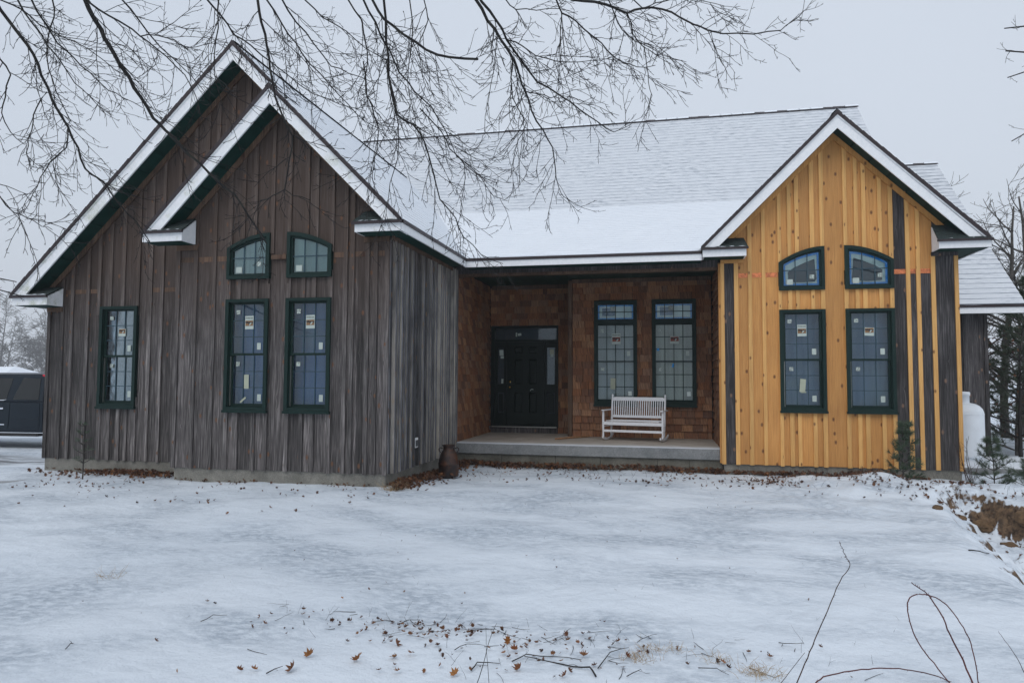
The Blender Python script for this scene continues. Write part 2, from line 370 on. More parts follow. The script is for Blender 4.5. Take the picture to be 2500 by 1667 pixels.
# ------------------------------------------------------------------ terrain
def edge_x(y):      # brow of the snow bank on the right
    pts = [(-30, 6.6), (-6, 6.95), (-3.6, 7.2), (-2.0, 7.45), (-.4, 7.85), (1.2, 8.25), (2.6, 8.75), (3.2, 9.3), (30, 30)]
    for (a, xa), (b, xb) in zip(pts, pts[1:]):
        if y <= b: return lerp(xa, xb, max(0, (y-a)/(b-a)))
    return 30
def bank_y(x): return 2.75 - 1.35*(x-8.2) if x < 9.4 else 1.13 - .2*(x-9.4)
def ground(x, y):
    z = .10
    z += .06*math.exp(-((x+2)**2/40+(y+.5)**2/6))
    z += .10*math.exp(-(((x-7.0)/1.6)**2+((y-2.3)/1.0)**2))+.13*math.exp(-(((x-7.9)/.8)**2+((y-2.2)/.7)**2))
    z -= .17*sstep(-7.0, -10.5, x)*sstep(-6, 1, y)
    z += .05*noise.noise((x*.35, y*.35, 1.7)) + .030*noise.noise((x*1.1, y*1.1, 4.1)) + .014*noise.noise((x*2.9, y*2.9, 9))
    if x > 4 and -4 < y < 5: z += (.07*noise.noise((x*1.6, y*1.9, 2.5))+.03*noise.noise((x*4.2, y*4.6, 7.5)))*sstep(5, 7.2, x)*sstep(-2.5, .5, y)
    d1 = x-edge_x(y); d2 = bank_y(x)-y
    if d1 > -.3 and d2 > -.4 and y > -30:
        d1 += .16*noise.noise((x*2.1, y*2.1, 8))+.05*noise.noise((x*5, y*5, 8)); d2 += .26*noise.noise((x*2.7, y*2.7, 3))+.14*noise.noise((x*7, y*7, 3))
        k = sstep(-.15, .75 if y < -.5 else .55, d1)*sstep(-.15, .42, d2)
        z -= k*(.56+.10*noise.noise((x*1.7, y*1.7, 6)))
        z += (.10*noise.noise((x*4.5, y*4.5, 5))+.06*noise.noise((x*10, y*10, 5)))*sstep(0, .3, d1)*sstep(-.2, .25, d2)
    # bare wash-out gully on the bank crest below the young pines
    g = math.exp(-(((x-8.25+.4*(y-2.0))/.16)**2+((y-2.0)/.7)**2)); z -= .22*g
    z += .10*math.exp(-(((x-9.75)/.5)**2+((y-2.35)/.3)**2))
    return z
def axis(lo, hi, d, far, n):
    a = []; x = lo
    while x < hi: a.append(x); x += d
    a.append(hi)
    for k in range(1, n+1):
        t = (k/n)**2.6*far + k*d; a.insert(0, lo-t); a.append(hi+t)
    return a
def refine(a, lo, hi): return sorted(a+[(p+q)/2 for p, q in zip(a, a[1:]) if lo < p < hi])
gx = refine(axis(-11, 12, .09, 500, 26), 6.3, 11.5); gy = refine(axis(-8.2, 6.5, .09, 500, 26), -6.5, 3.6)
tv = [(x, y, ground(x, y)) for y in gy for x in gx]; nx = len(gx)
tf = [(j*nx+i, j*nx+i+1, (j+1)*nx+i+1, (j+1)*nx+i) for j in range(len(gy)-1) for i in range(nx-1)]
tb = MB(); tb.v = tv; tb.f = tf
kind(tb.build('snow_ground', 'snow_ground', smooth=True), 'structure')

# ------------------------------------------------------------------ the house
house = empty('house', (1.0, 3.5, 0)); HOFF = Vector((1.0, 3.5, 0))
tag(house, 'unfinished house with weathered gable wing, shingled porch and fresh yellow pine gable', 'house')
def P_(o):          # parent to the house, keeping world coordinates
    o.parent = house; o.location = o.location-HOFF; return o
def hb(mb, name, mat, **k): return P_(mb.build(name, mat, **k))
def hbox(name, mat, *a, **k): return P_(box(name, mat, None, *a, **k))

def front(Yw): return lambda s, z, d: Vector((s, Yw-d, z))
def sideR(Xw): return lambda s, z, d: Vector((Xw+d, s, z))
def sideL(Xw): return lambda s, z, d: Vector((Xw-d, s, z))

def slab_piece(W, poly, d0, d1):
    mb = MB(); a = [W(s, z, d1) for s, z in poly]; off = W(0, 0, d0)-W(0, 0, d1); mb.prism(a, off); return mb

def col_polys(s0, s1, zb, top, openings, brk=()):
    """polygons (s, z) of one vertical strip, leaving the openings out"""
    cuts = [s0, s1]
    for o in openings:
        for c in (o[0], o[1]):
            if s0+.012 < c < s1-.012: cuts.append(c)
    cuts = sorted(set(round(c, 4) for c in cuts)); out = []
    for a, b in zip(cuts, cuts[1:]):
        mid = (a+b)/2; ops = sorted([o for o in openings if o[0]-.012 <= mid <= o[1]+.012], key=lambda o: o[2])
        lows = [lambda s: zb]; highs = []
        for o in ops: highs.append(lambda s, o=o: o[2]); lows.append(o[3])
        highs.append(top)
        ss = [a]+[x for x in brk if a+.004 < x < b-.004]+[b]
        for lo, hi in zip(lows, highs):
            sl = ss if lo is lows[0] else [a, lerp(a, b, .5), b]
            bot = [(s, lo(s)) for s in sl]; up = [(s, hi(s)) for s in reversed(ss)]
            if max(u[1] for u in up)-min(q[1] for q in bot) < .03: continue
            if any(hi(s)-lo(s) < -.02 for s in (a, b)): up = [(s, max(z, lo(s)+.002)) for s, z in up]
            out.append(bot+up)
    return out

def siding(W, wall, edges, battens, zb, top, openings, mat, bmat, d=-.03, brk=(), split=None, bw=.070, bt=.054):
    """boards between the edges and battens over the joints, each an object under its wall"""
    rnd = random.Random(int(abs(edges[0])*1000)+7)
    for a, b in zip(edges, edges[1:]):
        for poly in col_polys(a+.002, b-.002, zb, top, openings, brk):
            mats = mat(a, b, poly) if callable(mat) else mat
            pieces = [(poly, mats)]
            if isinstance(mats, tuple):         # a board spliced at the flashing: lower and upper piece
                lo_m, hi_m, zc = mats
                pieces = [([(s, min(z, zc)) for s, z in poly], lo_m), ([(s, max(z, zc+.003)) for s, z in poly], hi_m)]
            for pl, mm in pieces:
                dd = d+rnd.uniform(0, .006); slab_piece(W, pl, dd, dd+.022).build('board', mm, wall)
    for it in battens:
        c = it[0] if isinstance(it, tuple) else it; lo = it[1] if isinstance(it, tuple) else -9; hi = it[2] if isinstance(it, tuple) else 99
        w = bw*rnd.uniform(.92, 1.12)
        for poly in col_polys(c-w/2, c+w/2, max(zb, lo)-rnd.uniform(0, .015), lambda s: min(top(s), hi), openings, brk):
            if max(z for s, z in poly)-min(z for s, z in poly) < .05 or max(z for s, z in poly) <= lo+.02: continue
            slab_piece(W, poly, d+.026, d+bt).build('batten', bmat(c, poly) if callable(bmat) else bmat, wall)

def arch(x0, x1, zl, zh, hi_right):
    def f(s):
        t = max(0, min(1, (s-x0)/(x1-x0))); t = t if hi_right else 1-t
        return zl+(zh-zl)*(1-(1-t)**1.95)
    return f

ZS = .361
LFW = [(-2.864, -2.082), (-1.768, -.975)]; RW = (-5.881, -5.089); RFW = [(6.345, 7.150), (7.492, 8.316)]
la = [arch(*LFW[0], 4.01, 4.24, True), arch(*LFW[1], 4.01, 4.24, False)]
ra = [arch(*RFW[0], 4.065, 4.344, True), arch(*RFW[1], 4.065, 4.344, False)]
def con(z): return lambda s: z
I = .03
def opn(x0, x1, z0, zt): return (x0+I, x1-I, z0+I, zt)
op_left = [opn(*w, 1.316, con(3.153-I)) for w in LFW] + [opn(*w, 3.486, (lambda s, f=f: f(s)-I)) for w, f in zip(LFW, la)]
op_rec = [opn(*RW, 1.316, con(3.151-I))]
op_right = [opn(*w, 1.290, con(3.174-I)) for w in RFW] + [opn(*w, 3.536, (lambda s, f=f: f(s)-I)) for w, f in zip(RFW, ra)]

# wall sheathing (carries the boards)
def sheath(name, W, s0, s1, zb, top, openings, brk=(), mat='dark_interior', d0=-.16, d1=-.036, cuts=()):
    mb = MB(); es = [s0]+sorted(cuts)+[s1]
    for a, b in zip(es, es[1:]):
        for poly in col_polys(a, b, zb, top, openings, brk):
            mb.prism([W(s, z, d1) for s, z in poly], W(0, 0, d0)-W(0, 0, d1))
    return hb(mb, name, mat)

AX, AZ = -1.941, 6.583; BX, BZ = -3.049, 7.688; CX, CZ = 7.338, 6.749
def top_left(s): return AZ-.14-(abs(s-AX)*(1.021 if s < AX else 1.0))
def top_big(s): return BZ-.14-(abs(s-BX)*(.974 if s < BX else 1.0))
def top_right(s): return CZ-.14-abs(s-CX)*.995
Wl, Wr, Wg = front(0), front(.621), front(3.477)
w_left = sheath('gable_wall', Wl, -3.82, -.03, ZS, top_left, op_left, (AX,), cuts=(-2.5, -1.94, -1.4))
w_rec = sheath('gable_wall', Wr, -7.03, -3.70, ZS, top_big, op_rec, (BX,), cuts=(-4.6,))
w_rec2 = sheath('gable_wall', Wr, -3.70, -1.2, 4.0, top_big, [], (BX,))
w_right = sheath('gable_wall', Wg, 5.33, 9.35, .29, top_right, op_right, (CX,), cuts=(7.338,))
w_side = sheath('side_wall', sideR(0), .06, 3.60, ZS, con(4.25), [])
e_left = [-3.848, -3.474, -3.12, -2.864, -2.652, -2.338, -2.082, -1.768, -1.479, -1.287, -.975, -.746, -.536, -.371, -.231, .0]
b_left = [-3.812, -3.474, -3.12, (-2.84, -9, 3.6), (-2.652, -9, 3.6), (-2.338, -9, 3.6), (-2.115, -9, 3.4), (-1.74, -9, 3.4), (-1.479, -9, 3.6), (-1.287, -9, 3.6), (-1.005, -9, 3.6),
          (-2.837, 3.9, 99), (-2.597, 3.9, 99), (-2.382, 3.9, 99), (-2.056, 3.9, 99), (-1.75, 4.2, 99), (-1.439, 3.9, 99), (-1.271, 3.9, 99), (-.994, 3.9, 99), -.746, -.630, -.371, -.231, -.04]
siding(Wl, w_left, e_left, b_left, ZS, top_left, op_left, 'weathered_brown', 'weathered_batten', brk=(AX,))
e_rec = [-7.062, -6.732, -6.526, -6.185, -5.881, -5.658, -5.452, -5.293, -5.089, -4.858, -4.615, -4.3, -4.02, -3.75]
b_rec = [-7.027, -6.732, -6.526, -6.185, (-5.86, -9, 1.5), (-5.658, -9, 1.5), (-5.452, -9, 1.5), (-5.293, -9, 1.5), (-5.115, -9, 1.5), -4.858, -4.615, -4.30,
         (-5.945, 3.0, 99), (-5.707, 3.0, 99), (-5.432, 3.0, 99), (-5.12, 3.0, 99), (-4.0, 3, 99)]
siding(Wr, w_rec, e_rec, b_rec, ZS, top_big, op_rec, 'weathered_brown', 'weathered_batten', brk=(BX,))
siding(Wr, w_rec2, [-3.748, -3.543, -3.25, -3.049, -2.8, -2.55, -2.3, -2.05, -1.7, -1.3], [-3.75, -3.543, -3.25, -2.95, -2.7, -2.45, -2.2, -1.95], 4.2, top_big, [], 'weathered_brown', 'weathered_batten', brk=(BX,))
e_right = [5.295, 5.583, 5.832, 6.08, 6.345, 6.545, 6.679, 6.94, 7.150, 7.492, 7.706, 7.838, 8.108, 8.30, 8.555, 8.727, 8.970, 9.383]
def rmat(a, b, poly):
    if a < 5.3: return 'old_barn'
    if a > 8.29 and a < 8.4: return 'old_barn'
    if 8.5 < a < 8.9: return ('old_barn', 'fresh_pine', 3.84)
    if a > 8.9: return 'old_barn'
    return 'fresh_pine'
b_right = [(5.33, -9, 4.09), (5.583, -9, 4.09), 5.832, 6.08] + [b for c in (6.368, 6.545, 6.679, 6.945, 7.118, 7.520, 7.706, 7.838, 8.108, 8.288) for b in ((c, -9, 3.62), (c, 3.9, 99))] + [8.56, 8.727, (8.97, -9, 4.12), (9.347, -9, 4.12)]
siding(Wg, w_right, e_right, b_right, .29, top_right, op_right, rmat, 'fresh_batten', brk=(CX,))
e_side = [0.0, .07, .30, .55, .80, 1.07, 1.34, 1.63, 1.92, 2.19, 2.46, 2.73, 3.0, 3.29, 3.60]
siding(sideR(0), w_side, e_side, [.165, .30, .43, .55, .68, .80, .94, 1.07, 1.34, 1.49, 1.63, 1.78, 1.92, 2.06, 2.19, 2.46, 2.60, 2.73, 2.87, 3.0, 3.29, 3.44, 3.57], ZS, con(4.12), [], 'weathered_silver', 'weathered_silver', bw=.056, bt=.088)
# flashing strips between upper and lower boards
def strips(W, wall, spans, z0, z1, mat, name='flashing'):
    for a, b in spans: slab_piece(W, [(a, z0), (b, z0), (b, z1), (a, z1)], -.005, .001).build(name, mat, wall)
strips(Wg, w_right, [(5.62, 5.80), (5.868, 6.045), (6.115, 6.33), (8.335, 8.525), (8.595, 8.69), (8.762, 8.935)], 3.797, 3.882, 'copper')
strips(Wl, w_left, [(-3.83, -3.51), (-3.44, -3.155), (-3.085, -2.88), (-.96, -.78), (-.71, -.66), (-.6, -.41), (-.33, -.27), (-.2, -.08)], 3.80, 3.885, 'trim_brown')
MB().box(-2.06, -1.79, -.045, .0, 3.80, 3.87).build('flashing', 'trim_brown', w_left)
strips(Wr, w_rec, [(-6.99, -6.77), (-6.69, -6.56), (-6.49, -6.22), (-6.15, -5.98), (-4.82, -4.65), (-4.58, -4.34), (-4.26, -4.04)], 3.40, 3.48, 'trim_brown')

# foundations, plain outer walls out of view
f_ = MB(); f_.box(-7.03, -3.80, .64, 1.2, -.6, ZS+.02); f_.box(-3.81, -.035, .03, .63, -.6, ZS+.021); f_.box(-.3, -.036, .63, 3.58, -.6, ZS+.022)
hb(f_, 'foundation', 'concrete'); hb(MB().box(5.33, 9.36, 3.515, 6, -.6, .31), 'foundation', 'concrete')
rear = MB(); rear.box(-7.04, -6.95, .66, 12.4, -.3, 3.74); rear.box(-6.95, 11.3, 16.4, 16.5, -.3, 4.2); rear.box(9.2, 9.345, 3.63, 16.4, -.3, 4.3)
rear.prism([(9.25, 4.4, 4.2), (9.25, 16.1, 4.2), (9.25, 10.27, 9.2)], (-.1, 0, 0)); rear.prism([(-7.0, 12.3, -.3), (-7.0, 16.4, -.3), (-7, 16.1, 4.2), (-7.0, 10.27, 9.2), (-7, 6, 5)], (.1, 0, 0))
hb(rear, 'outer_wall', 'weathered_brown')

# ---- windows
def loop_frame(mb, outer, inner, y0, y1):
    n = len(outer)
    for i in range(n):
        j = (i+1) % n; o1, o2, i1, i2 = outer[i], outer[j], inner[i], inner[j]
        v = [(o1[0], y0, o1[1]), (o2[0], y0, o2[1]), (i2[0], y0, i2[1]), (i1[0], y0, i1[1]), (o1[0], y1, o1[1]), (o2[0], y1, o2[1]), (i2[0], y1, i2[1]), (i1[0], y1, i1[1])]
        mb.add(v, [(0,1,2,3), (7,6,5,4), (0,4,5,1), (2,6,7,3)])
    return mb
def rect(x0, x1, z0, z1): return [(x0, z0), (x1, z0), (x1, z1), (x0, z1)]
PANES = {}
def pane_obj(x, y, z, w, h, parent, key=None):
    k = (round(w, 3), round(h, 3))
    if k not in PANES:
        mb = MB().box(-w/2, w/2, -.002, .002, -h/2, h/2); me = bpy.data.meshes.new('pane'); me.from_pydata(mb.v, [], mb.f); me.materials.append(M['glass']); PANES[k] = me
    o = bpy.data.objects.new('pane', PANES[k]); link(o, parent); o.location = Vector((x, y, z)); return o
def sashglass(win, x0, x1, z0, z1, y, cols, rows, mw=.014, mat='muntin_blue'):
    mb = MB()
    for i in range(1, cols): c = lerp(x0, x1, i/cols); mb.box(c-mw/2, c+mw/2, y-.008, y+.004, z0, z1)
    for j in range(1, rows): c = lerp(z0, z1, j/rows); mb.box(x0, x1, y-.0075, y+.0035, c-mw/2, c+mw/2)
    if mb.v: mb.build('muntin', mat, win)
    w, h = (x1-x0)/cols, (z1-z0)/rows
    for i in range(cols):
        for j in range(rows): pane_obj(x0+w*(i+.5), y+.008, z0+h*(j+.5), w-.002, h-.002, win)
def wavy_sheet(win, x0, x1, z0, z1, y, mat, amp=.02, seed=0):
    nx_, nz_ = 20, 12; v = []; f = []
    for j in range(nz_+1):
        for i in range(nx_+1):
            x = lerp(x0, x1, i/nx_); z = lerp(z0, z1, j/nz_); v.append((x, y+amp*noise.noise((x*9+seed, 1, z*1.4)), z))
    for j in range(nz_):
        for i in range(nx_): a = j*(nx_+1)+i; f.append((a, a+1, a+nx_+2, a+nx_+1))
    mb = MB(); mb.v = v; mb.f = f; return mb.build('plastic_sheet', mat, win, smooth=True)
def sticker(win, x, y, z, w, h, rot=0, mat='paper', name='sticker'):
    c, s = math.cos(rot), math.sin(rot); P = [(-w/2, -h/2), (w/2, -h/2), (w/2, h/2), (-w/2, h/2)]
    return MB().prism([(x+a*c-b*s, y, z+a*s+b*c) for a, b in P], (0, .0012, 0)).build(name, mat, win)
_txt = {}
def text_mesh(body, size, mat):
    k = (body, size)
    if k not in _txt:
        cu = bpy.data.curves.new('lettering', 'FONT'); cu.body = body; cu.size = size; cu.align_x = 'CENTER'; cu.align_y = 'CENTER'; cu.offset = size*.012
        o = bpy.data.objects.new('lettering', cu); COL.objects.link(o); bpy.context.view_layer.update()
        me = bpy.data.meshes.new_from_object(o.evaluated_get(bpy.context.evaluated_depsgraph_get())); bpy.data.objects.remove(o); _txt[k] = me
    return _txt[k]
def lettering(win, body, x, y, z, size, mat='ink', rot=0):
    me = text_mesh(body, size, mat).copy(); me.materials.clear(); me.materials.append(M[mat])
    o = bpy.data.objects.new('lettering', me); link(o, win); o.rotation_euler = (R(90), -rot, 0); o.location = (x, y, z); return o
def logo_card(win, x, y, z, w=.17, h=.24, red=False, torn=False):
    pic = 'sticker_red' if red else 'sticker_brown'
    if not torn:
        sticker(win, x, y, z+h*.34, w, h*.30, .03); lettering(win, 'Andersen', x, y-.0022, z+h*.34, w*.235)
    sticker(win, x, y, z-h*.16, w, h*.68, .02 if not torn else -.05, name='sticker'); sticker(win, x, y-.0014, z-h*.06, w*.9, h*.40, .02, pic)
    # mountain-and-tree picture: dark jagged ridge over a white slope
    px = [(-.45, .16), (-.32, .10), (-.2, .18), (-.1, .06), (0, .16), (.08, .02), (.2, .15), (.3, .05), (.45, .14), (.45, -.02), (.2, -.06), (.05, -.22), (-.1, -.03), (-.45, 0)]
    MB().prism([(x+a*w, y-.0034, z-h*.04+b*w*1.1) for a, b in px], (0, .001, 0)).build('sticker', 'ink', win)
    MB().prism([(x+a*w, y-.0046, z-h*.05+b*w*1.1) for a, b in [(.05, -.25), (.3, .02), (.12, .02), (.02, -.1)]], (0, .001, 0)).build('sticker', 'paper', win)
def code_label(win, x, y, z, s=.07, mat='paper'):
    """small white maker's label with dark squiggles"""
    r_ = random.Random(int(x*777)); sticker(win, x, y, z, s, s, 0, mat)
    mb = MB()
    for i in range(4):
        for j in range(4):
            if r_.random() < .5: mb.box(x-s/2+s*(i+.15)/4, x-s/2+s*(i+.8)/4, y-.0022, y-.0012, z-s/2+s*(j+.15)/4, z-s/2+s*(j+.7)/4)
    if mb.v: mb.build('sticker', 'plastic_grey', win)

def casing(name, outer, inner, Yw, depth=.065):
    mb = MB(); loop_frame(mb, outer, inner, Yw-depth, Yw+.05); return hb(mb, name, 'green_trim')
def double_hung(x0, x1, z0, z1, Yw, cols, rows, sh, cw=.062):
    win = casing('window', rect(x0, x1, z0, z1), rect(x0+cw, x1-cw, z0+cw, z1-cw*.8), Yw)
    MB().box(x0-.012, x1+.012, Yw-.085, Yw-.02, z0-.03, z0+.012).build('sill', 'green_trim', win)
    zm = (z0+z1)/2+.01; a, b = x0+cw, x1-cw
    jb = MB(); loop_frame(jb, rect(a-.005, b+.005, z0+cw-.005, z1-cw*.8+.005), rect(a+.012, b-.012, z0+cw+.012, z1-cw*.8-.01), Yw-.025, Yw+.10); jb.build('jamb', 'green_trim', win)
    up = MB(); loop_frame(up, rect(a+.01, b-.01, zm-.02, z1-cw*.8), rect(a+.045, b-.045, zm+.018, z1-cw*.8-.035), Yw-.005, Yw+.03); up.build('sash', 'green_trim', win)
    lo = MB(); loop_frame(lo, rect(a+.01, b-.01, z0+cw, zm+.018), rect(a+.045, b-.045, z0+cw+.055, zm-.018), Yw+.034, Yw+.066); lo.build('sash', 'green_trim', win)
    MB().box(a+.012, a+.022, Yw+.002, Yw+.032, z0+cw+.02, zm-.03).build('screen_track', 'metal_grey', win)
    sashglass(win, a+.045, b-.045, zm+.018, z1-cw*.8-.035, Yw+.012, cols, rows); sashglass(win, a+.045, b-.045, z0+cw+.055, zm-.018, Yw+.05, cols, rows)
    wavy_sheet(win, x0-.05, x1+.05, z0-.05, z1+.05, Yw+.26, sh, seed=x0)
    return win, (a+.045, b-.045), (z0+cw+.055, zm, z1-cw*.8-.035), (Yw+.003, Yw+.041)
def arched(x0, x1, z0, f, Yw, sh, cw=.058, tape=False, hole=False, hi_right=True):
    N = 14; xs = [lerp(x1, x0, i/N) for i in range(N+1)]
    outer = [(x0, z0), (x1, z0)]+[(x, f(x)) for x in xs]; xi = [lerp(x1-cw, x0+cw, i/N) for i in range(N+1)]
    def ins(d):
        q = [lerp(x1-d, x0+d, i/N) for i in range(N+1)]; return [(x0+d, z0+d), (x1-d, z0+d)]+[(x, f(x)-d*1.1) for x in q]
    win = casing('window', outer, ins(cw), Yw); s2 = MB(); loop_frame(s2, ins(cw-.004), ins(cw+.03), Yw-.03, Yw+.05); s2.build('sash', 'green_trim', win)
    d = cw+.03; a, b, zb = x0+d, x1-d, z0+d; ft = lambda x: f(x)-d*1.1
    zm = lerp(zb, ft((a+b)/2), .52); mb = MB(); y = Yw-.005
    for i in (1, 2): c = lerp(a, b, i/3); mb.box(c-.008, c+.008, y-.008, y+.004, zb, ft(c))
    mb.box(a, b, y-.0075, y+.0035, zm-.008, zm+.008); mb.build('muntin', 'muntin_blue', win)
    for i in range(3):
        p, q = lerp(a, b, i/3)+.001, lerp(a, b, (i+1)/3)-.001
        MB().prism([(p, y+.006, zb), (q, y+.006, zb), (q, y+.006, zm), (p, y+.006, zm)], (0, .004, 0)).build('pane', 'glass', win)
        MB().prism([(p, y+.006, zm+.002), (q, y+.006, zm+.002), (q, y+.006, ft(q)), (lerp(p, q, .5), y+.006, ft(lerp(p, q, .5))), (p, y+.006, ft(p))], (0, .004, 0)).build('pane', 'glass', win)
    wavy_sheet(win, x0, x1, z0, max(f(x0), f(x1))+.02, Yw+.030, sh, .004, seed=x0)
    if tape: t_ = MB(); loop_frame(t_, ins(d-.003), ins(d+.038), Yw+.008, Yw+.010); t_.build('painters_tape', 'blue_tape', win)
    if hole:
        w_, h_ = b-a, ft(b if hi_right else a)-zb; g = lambda t: t if hi_right else 1-t
        pl = [(.14, .12), (.5, .10), (.88, .12), (.93, .2), (.9, .5), (.88, .80), (.62, .70), (.3, .55), (.13, .42)]
        MB().prism([(a+g(s)*w_, Yw+.014, zb+t*h_) for s, t in pl], (0, .003, 0)).build('sheet_opening', 'hole_dark', win)
    sticker(win, a+.11, y-.001, zb+.07, .11, .10, 0, 'paper' if tape else 'paper'); 
    if hi_right or tape: code_label(win, b-.13, y-.001, zb+.16, .08)
    return win

wins = []
for k, w in enumerate(LFW):
    win, xs, zs, ys = double_hung(*w, 1.316, 3.153, 0, 3, 3, 'sheet_blue'); x = lambda t: lerp(xs[0], xs[1], t)
    logo_card(win, x(.53), ys[0], zs[2]-.30, .155, .22)
    code_label(win, x(.17), ys[0], zs[2]-.13); sticker(win, x(.86), ys[0], zs[1]+.13, .068, .11); code_label(win, x(.15), ys[1], zs[1]-.16); sticker(win, x(.86), ys[1], zs[0]+.10, .068, .11)
    if k == 0: sticker(win, x(.44), ys[1], zs[0]+.36, .085, .23, .02, 'paper_warm'); sticker(win, x(.34), ys[1], zs[0]+.06, .13, .03, .7, 'paper_warm')
    arched(*w, 3.486, la[k], 0, 'sheet_green', hi_right=(k == 0))
win, xs, zs, ys = double_hung(*RW, 1.316, 3.151, .621, 3, 3, 'sheet_dim'); x = lambda t: lerp(xs[0], xs[1], t)
logo_card(win, x(.58), ys[0], zs[2]-.36, .15, .2, torn=True); code_label(win, x(.18), ys[0], zs[2]-.13); sticker(win, x(.85), ys[0], zs[1]+.14, .068, .11); sticker(win, x(.85), ys[1], zs[0]+.12, .068, .11); code_label(win, x(.17), ys[1], zs[1]-.18)
for k, w in enumerate(RFW):
    win, xs, zs, ys = double_hung(*w, 1.290, 3.174, 3.477, 3, 3, 'sheet_slate'); x = lambda t: lerp(xs[0], xs[1], t)
    logo_card(win, x(.49), ys[0], zs[2]-.30, .16, .22, torn=(k == 1))
    code_label(win, x(.13), ys[0], zs[2]-.13); sticker(win, x(.84), ys[0], zs[1]+.15, .075, .11); code_label(win, x(.17), ys[1], zs[1]-.17); sticker(win, x(.84), ys[1], zs[0]+.12, .075, .11)
    if k == 0: sticker(win, x(.5), ys[1], zs[0]+.36, .10, .24, -.08, 'paper_warm'); sticker(win, x(.52), ys[1], zs[0]+.235, .10, .02, 0, 'paper_warm')
    arched(*w, 3.536, ra[k], 3.477, 'sheet_white', tape=True, hole=True, hi_right=(k == 0))

# ---- porch: slab, shingle walls, beam, ceiling
slab = hbox('porch_slab', 'concrete_slab', .0, 5.325, 3.551, 7.0, .345, .55, bevel=.012)
MB().prism([(.004, 3.556, .5505), (5.29, 3.556, .5505), (5.29, 6.9, .5505), (.004, 6.9, .5505)], (0, 0, .004)).build('slab_surface', 'porch_floor', slab)
base = hbox('porch_base', 'block', .0, 5.33, 3.66, 3.9, -.6, .345)
for i, (a, b) in enumerate([(0.02, 1.0), (1.006, 2.1), (2.106, 3.0), (3.006, 4.1), (4.106, 4.7), (4.706, 5.32)]): MB().box(a, b, 3.605, 3.662, -.5, .345-.004).build('block', 'block', base, bevel=.006)
ZC = 4.20
def porch_wall(W, s0, s1, z0, z1, openings):
    return sheath('porch_wall', W, s0, s1, z0, con(z1), openings)
op_win = [(2.662+I, 3.635-I, 1.274+I, con(3.676-I)), (3.969+I, 4.939-I, 1.274+I, con(3.676-I))]
op_door = [(.024+I, 1.707-I, .40, con(3.176-I))]
sh_walls = [(porch_wall(sideR(0), 3.60, 6.60, .3, ZC, []), sideR(0), 3.63, 6.60, .555, 4.16, [], 90),
            (porch_wall(front(6.636), .0, 2.05, .3, ZC, op_door), front(6.636), .0, 2.05, .555, 4.12, op_door, 0),
            (porch_wall(front(5.854), 2.067, 5.29, .3, ZC, op_win), front(5.854), 2.16, 5.27, .555, 4.16, op_win, 0),
            (porch_wall(sideL(5.295), 3.66, 5.85, .3, ZC, []), sideL(5.295), 3.66, 5.83, .555, 4.16, [], -90),
            (porch_wall(sideL(2.067), 5.90, 6.63, .3, ZC, []), None, 0, 0, 0, 0, [], 0)]
EXP = .160
um = MB().add([(-.5, -.046, 0), (.5, -.046, 0), (.5, 0, 0), (-.5, 0, 0), (-.5, -.012, EXP+.012), (.5, -.012, EXP+.012), (.5, 0, EXP+.012), (-.5, 0, EXP+.012)], [(0,3,2,1),(4,5,6,7),(0,1,5,4),(1,2,6,5),(2,3,7,6),(3,0,4,7)])
um_me = bpy.data.meshes.new('shingle'); um_me.from_pydata(um.v, [], um.f); um_me.materials.append(M['cedar_shingle'])
shl = []; rs = random.Random(5)
for wi, (wall, W, s0, s1, z0, z1, ops, ang) in enumerate(sh_walls):
    if W is None: continue
    n = int((z1-z0)/EXP)+1; ex = (z1-z0)/n
    for r in range(n):
        zz = z0+r*ex; s = s0-rs.uniform(0, .05)
        while s < s1:
            w = rs.choice((.10, .13, .16, .19, .22, .25, .30))*rs.uniform(.9, 1.1); a, b = max(s, s0), min(s+w, s1); s += w+.009
            if b-a < .02: continue
            segs = [(a, b)]
            for o in ops:
                if zz+ex*.35 > o[2]-.05 and zz < o[3](0)+.02-ex*.2:
                    segs = [q for p, t in segs for q in (((p, min(t, o[0]-.02)), (max(p, o[1]+.02), t))) if q[1]-q[0] > .02]
            for p, t in segs:
                c = W((p+t)/2, zz+rs.uniform(-.007, .005), -.036+rs.uniform(.001, .010)); d = c-CAM; dep = d.dot(FW)
                nrm = abs((W(0, 0, 1)-W(0, 0, 0)).dot(d.normalized()))
                shl.append((-(t-p)*nrm/dep**2, wall, c, t-p, ang))
shl.sort(key=lambda q: q[0]); big = shl[:300]; rest = shl[300:]
for _, wall, c, w, ang in big:
    o = bpy.data.objects.new('shingle', um_me); link(o, wall); o.location = c; o.scale = (w, 1, 1); o.rotation_euler = (0, 0, R(ang))
bywall = {}
for _, wall, c, w, ang in rest:
    mb = bywall.setdefault(wall.name, (wall, MB()))[1]
    if mb.tone is None: mb.tone = []
    ca, sa = math.cos(R(ang)), math.sin(R(ang)); k = len(mb.v)
    for x_, y_, z_ in um.v: x_ *= w; mb.v.append((c.x+x_*ca-y_*sa, c.y+x_*sa+y_*ca, c.z+z_))
    mb.f += [tuple(i+k for i in f) for f in um.f]; mb.tone += [rs.random()]*8
for wall, mb in bywall.values(): kind(mb.build('shingles', 'cedar_shingle', wall), 'stuff')
hbox('corner_trim', 'trim_brown', 2.055, 2.15, 5.80, 5.90, .556, 4.15); hbox('corner_trim', 'trim_brown', 1.9, 2.054, 6.62, 6.66, .556, .6)
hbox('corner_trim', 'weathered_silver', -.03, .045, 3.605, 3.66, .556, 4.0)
hbox('corner_trim', 'fresh_pine', 5.262, 5.30, 3.50, 3.62, .30, 4.10)
hbox('frieze_board', 'trim_brown', .03, 2.05, 6.60, 6.64, 4.09, 4.19)
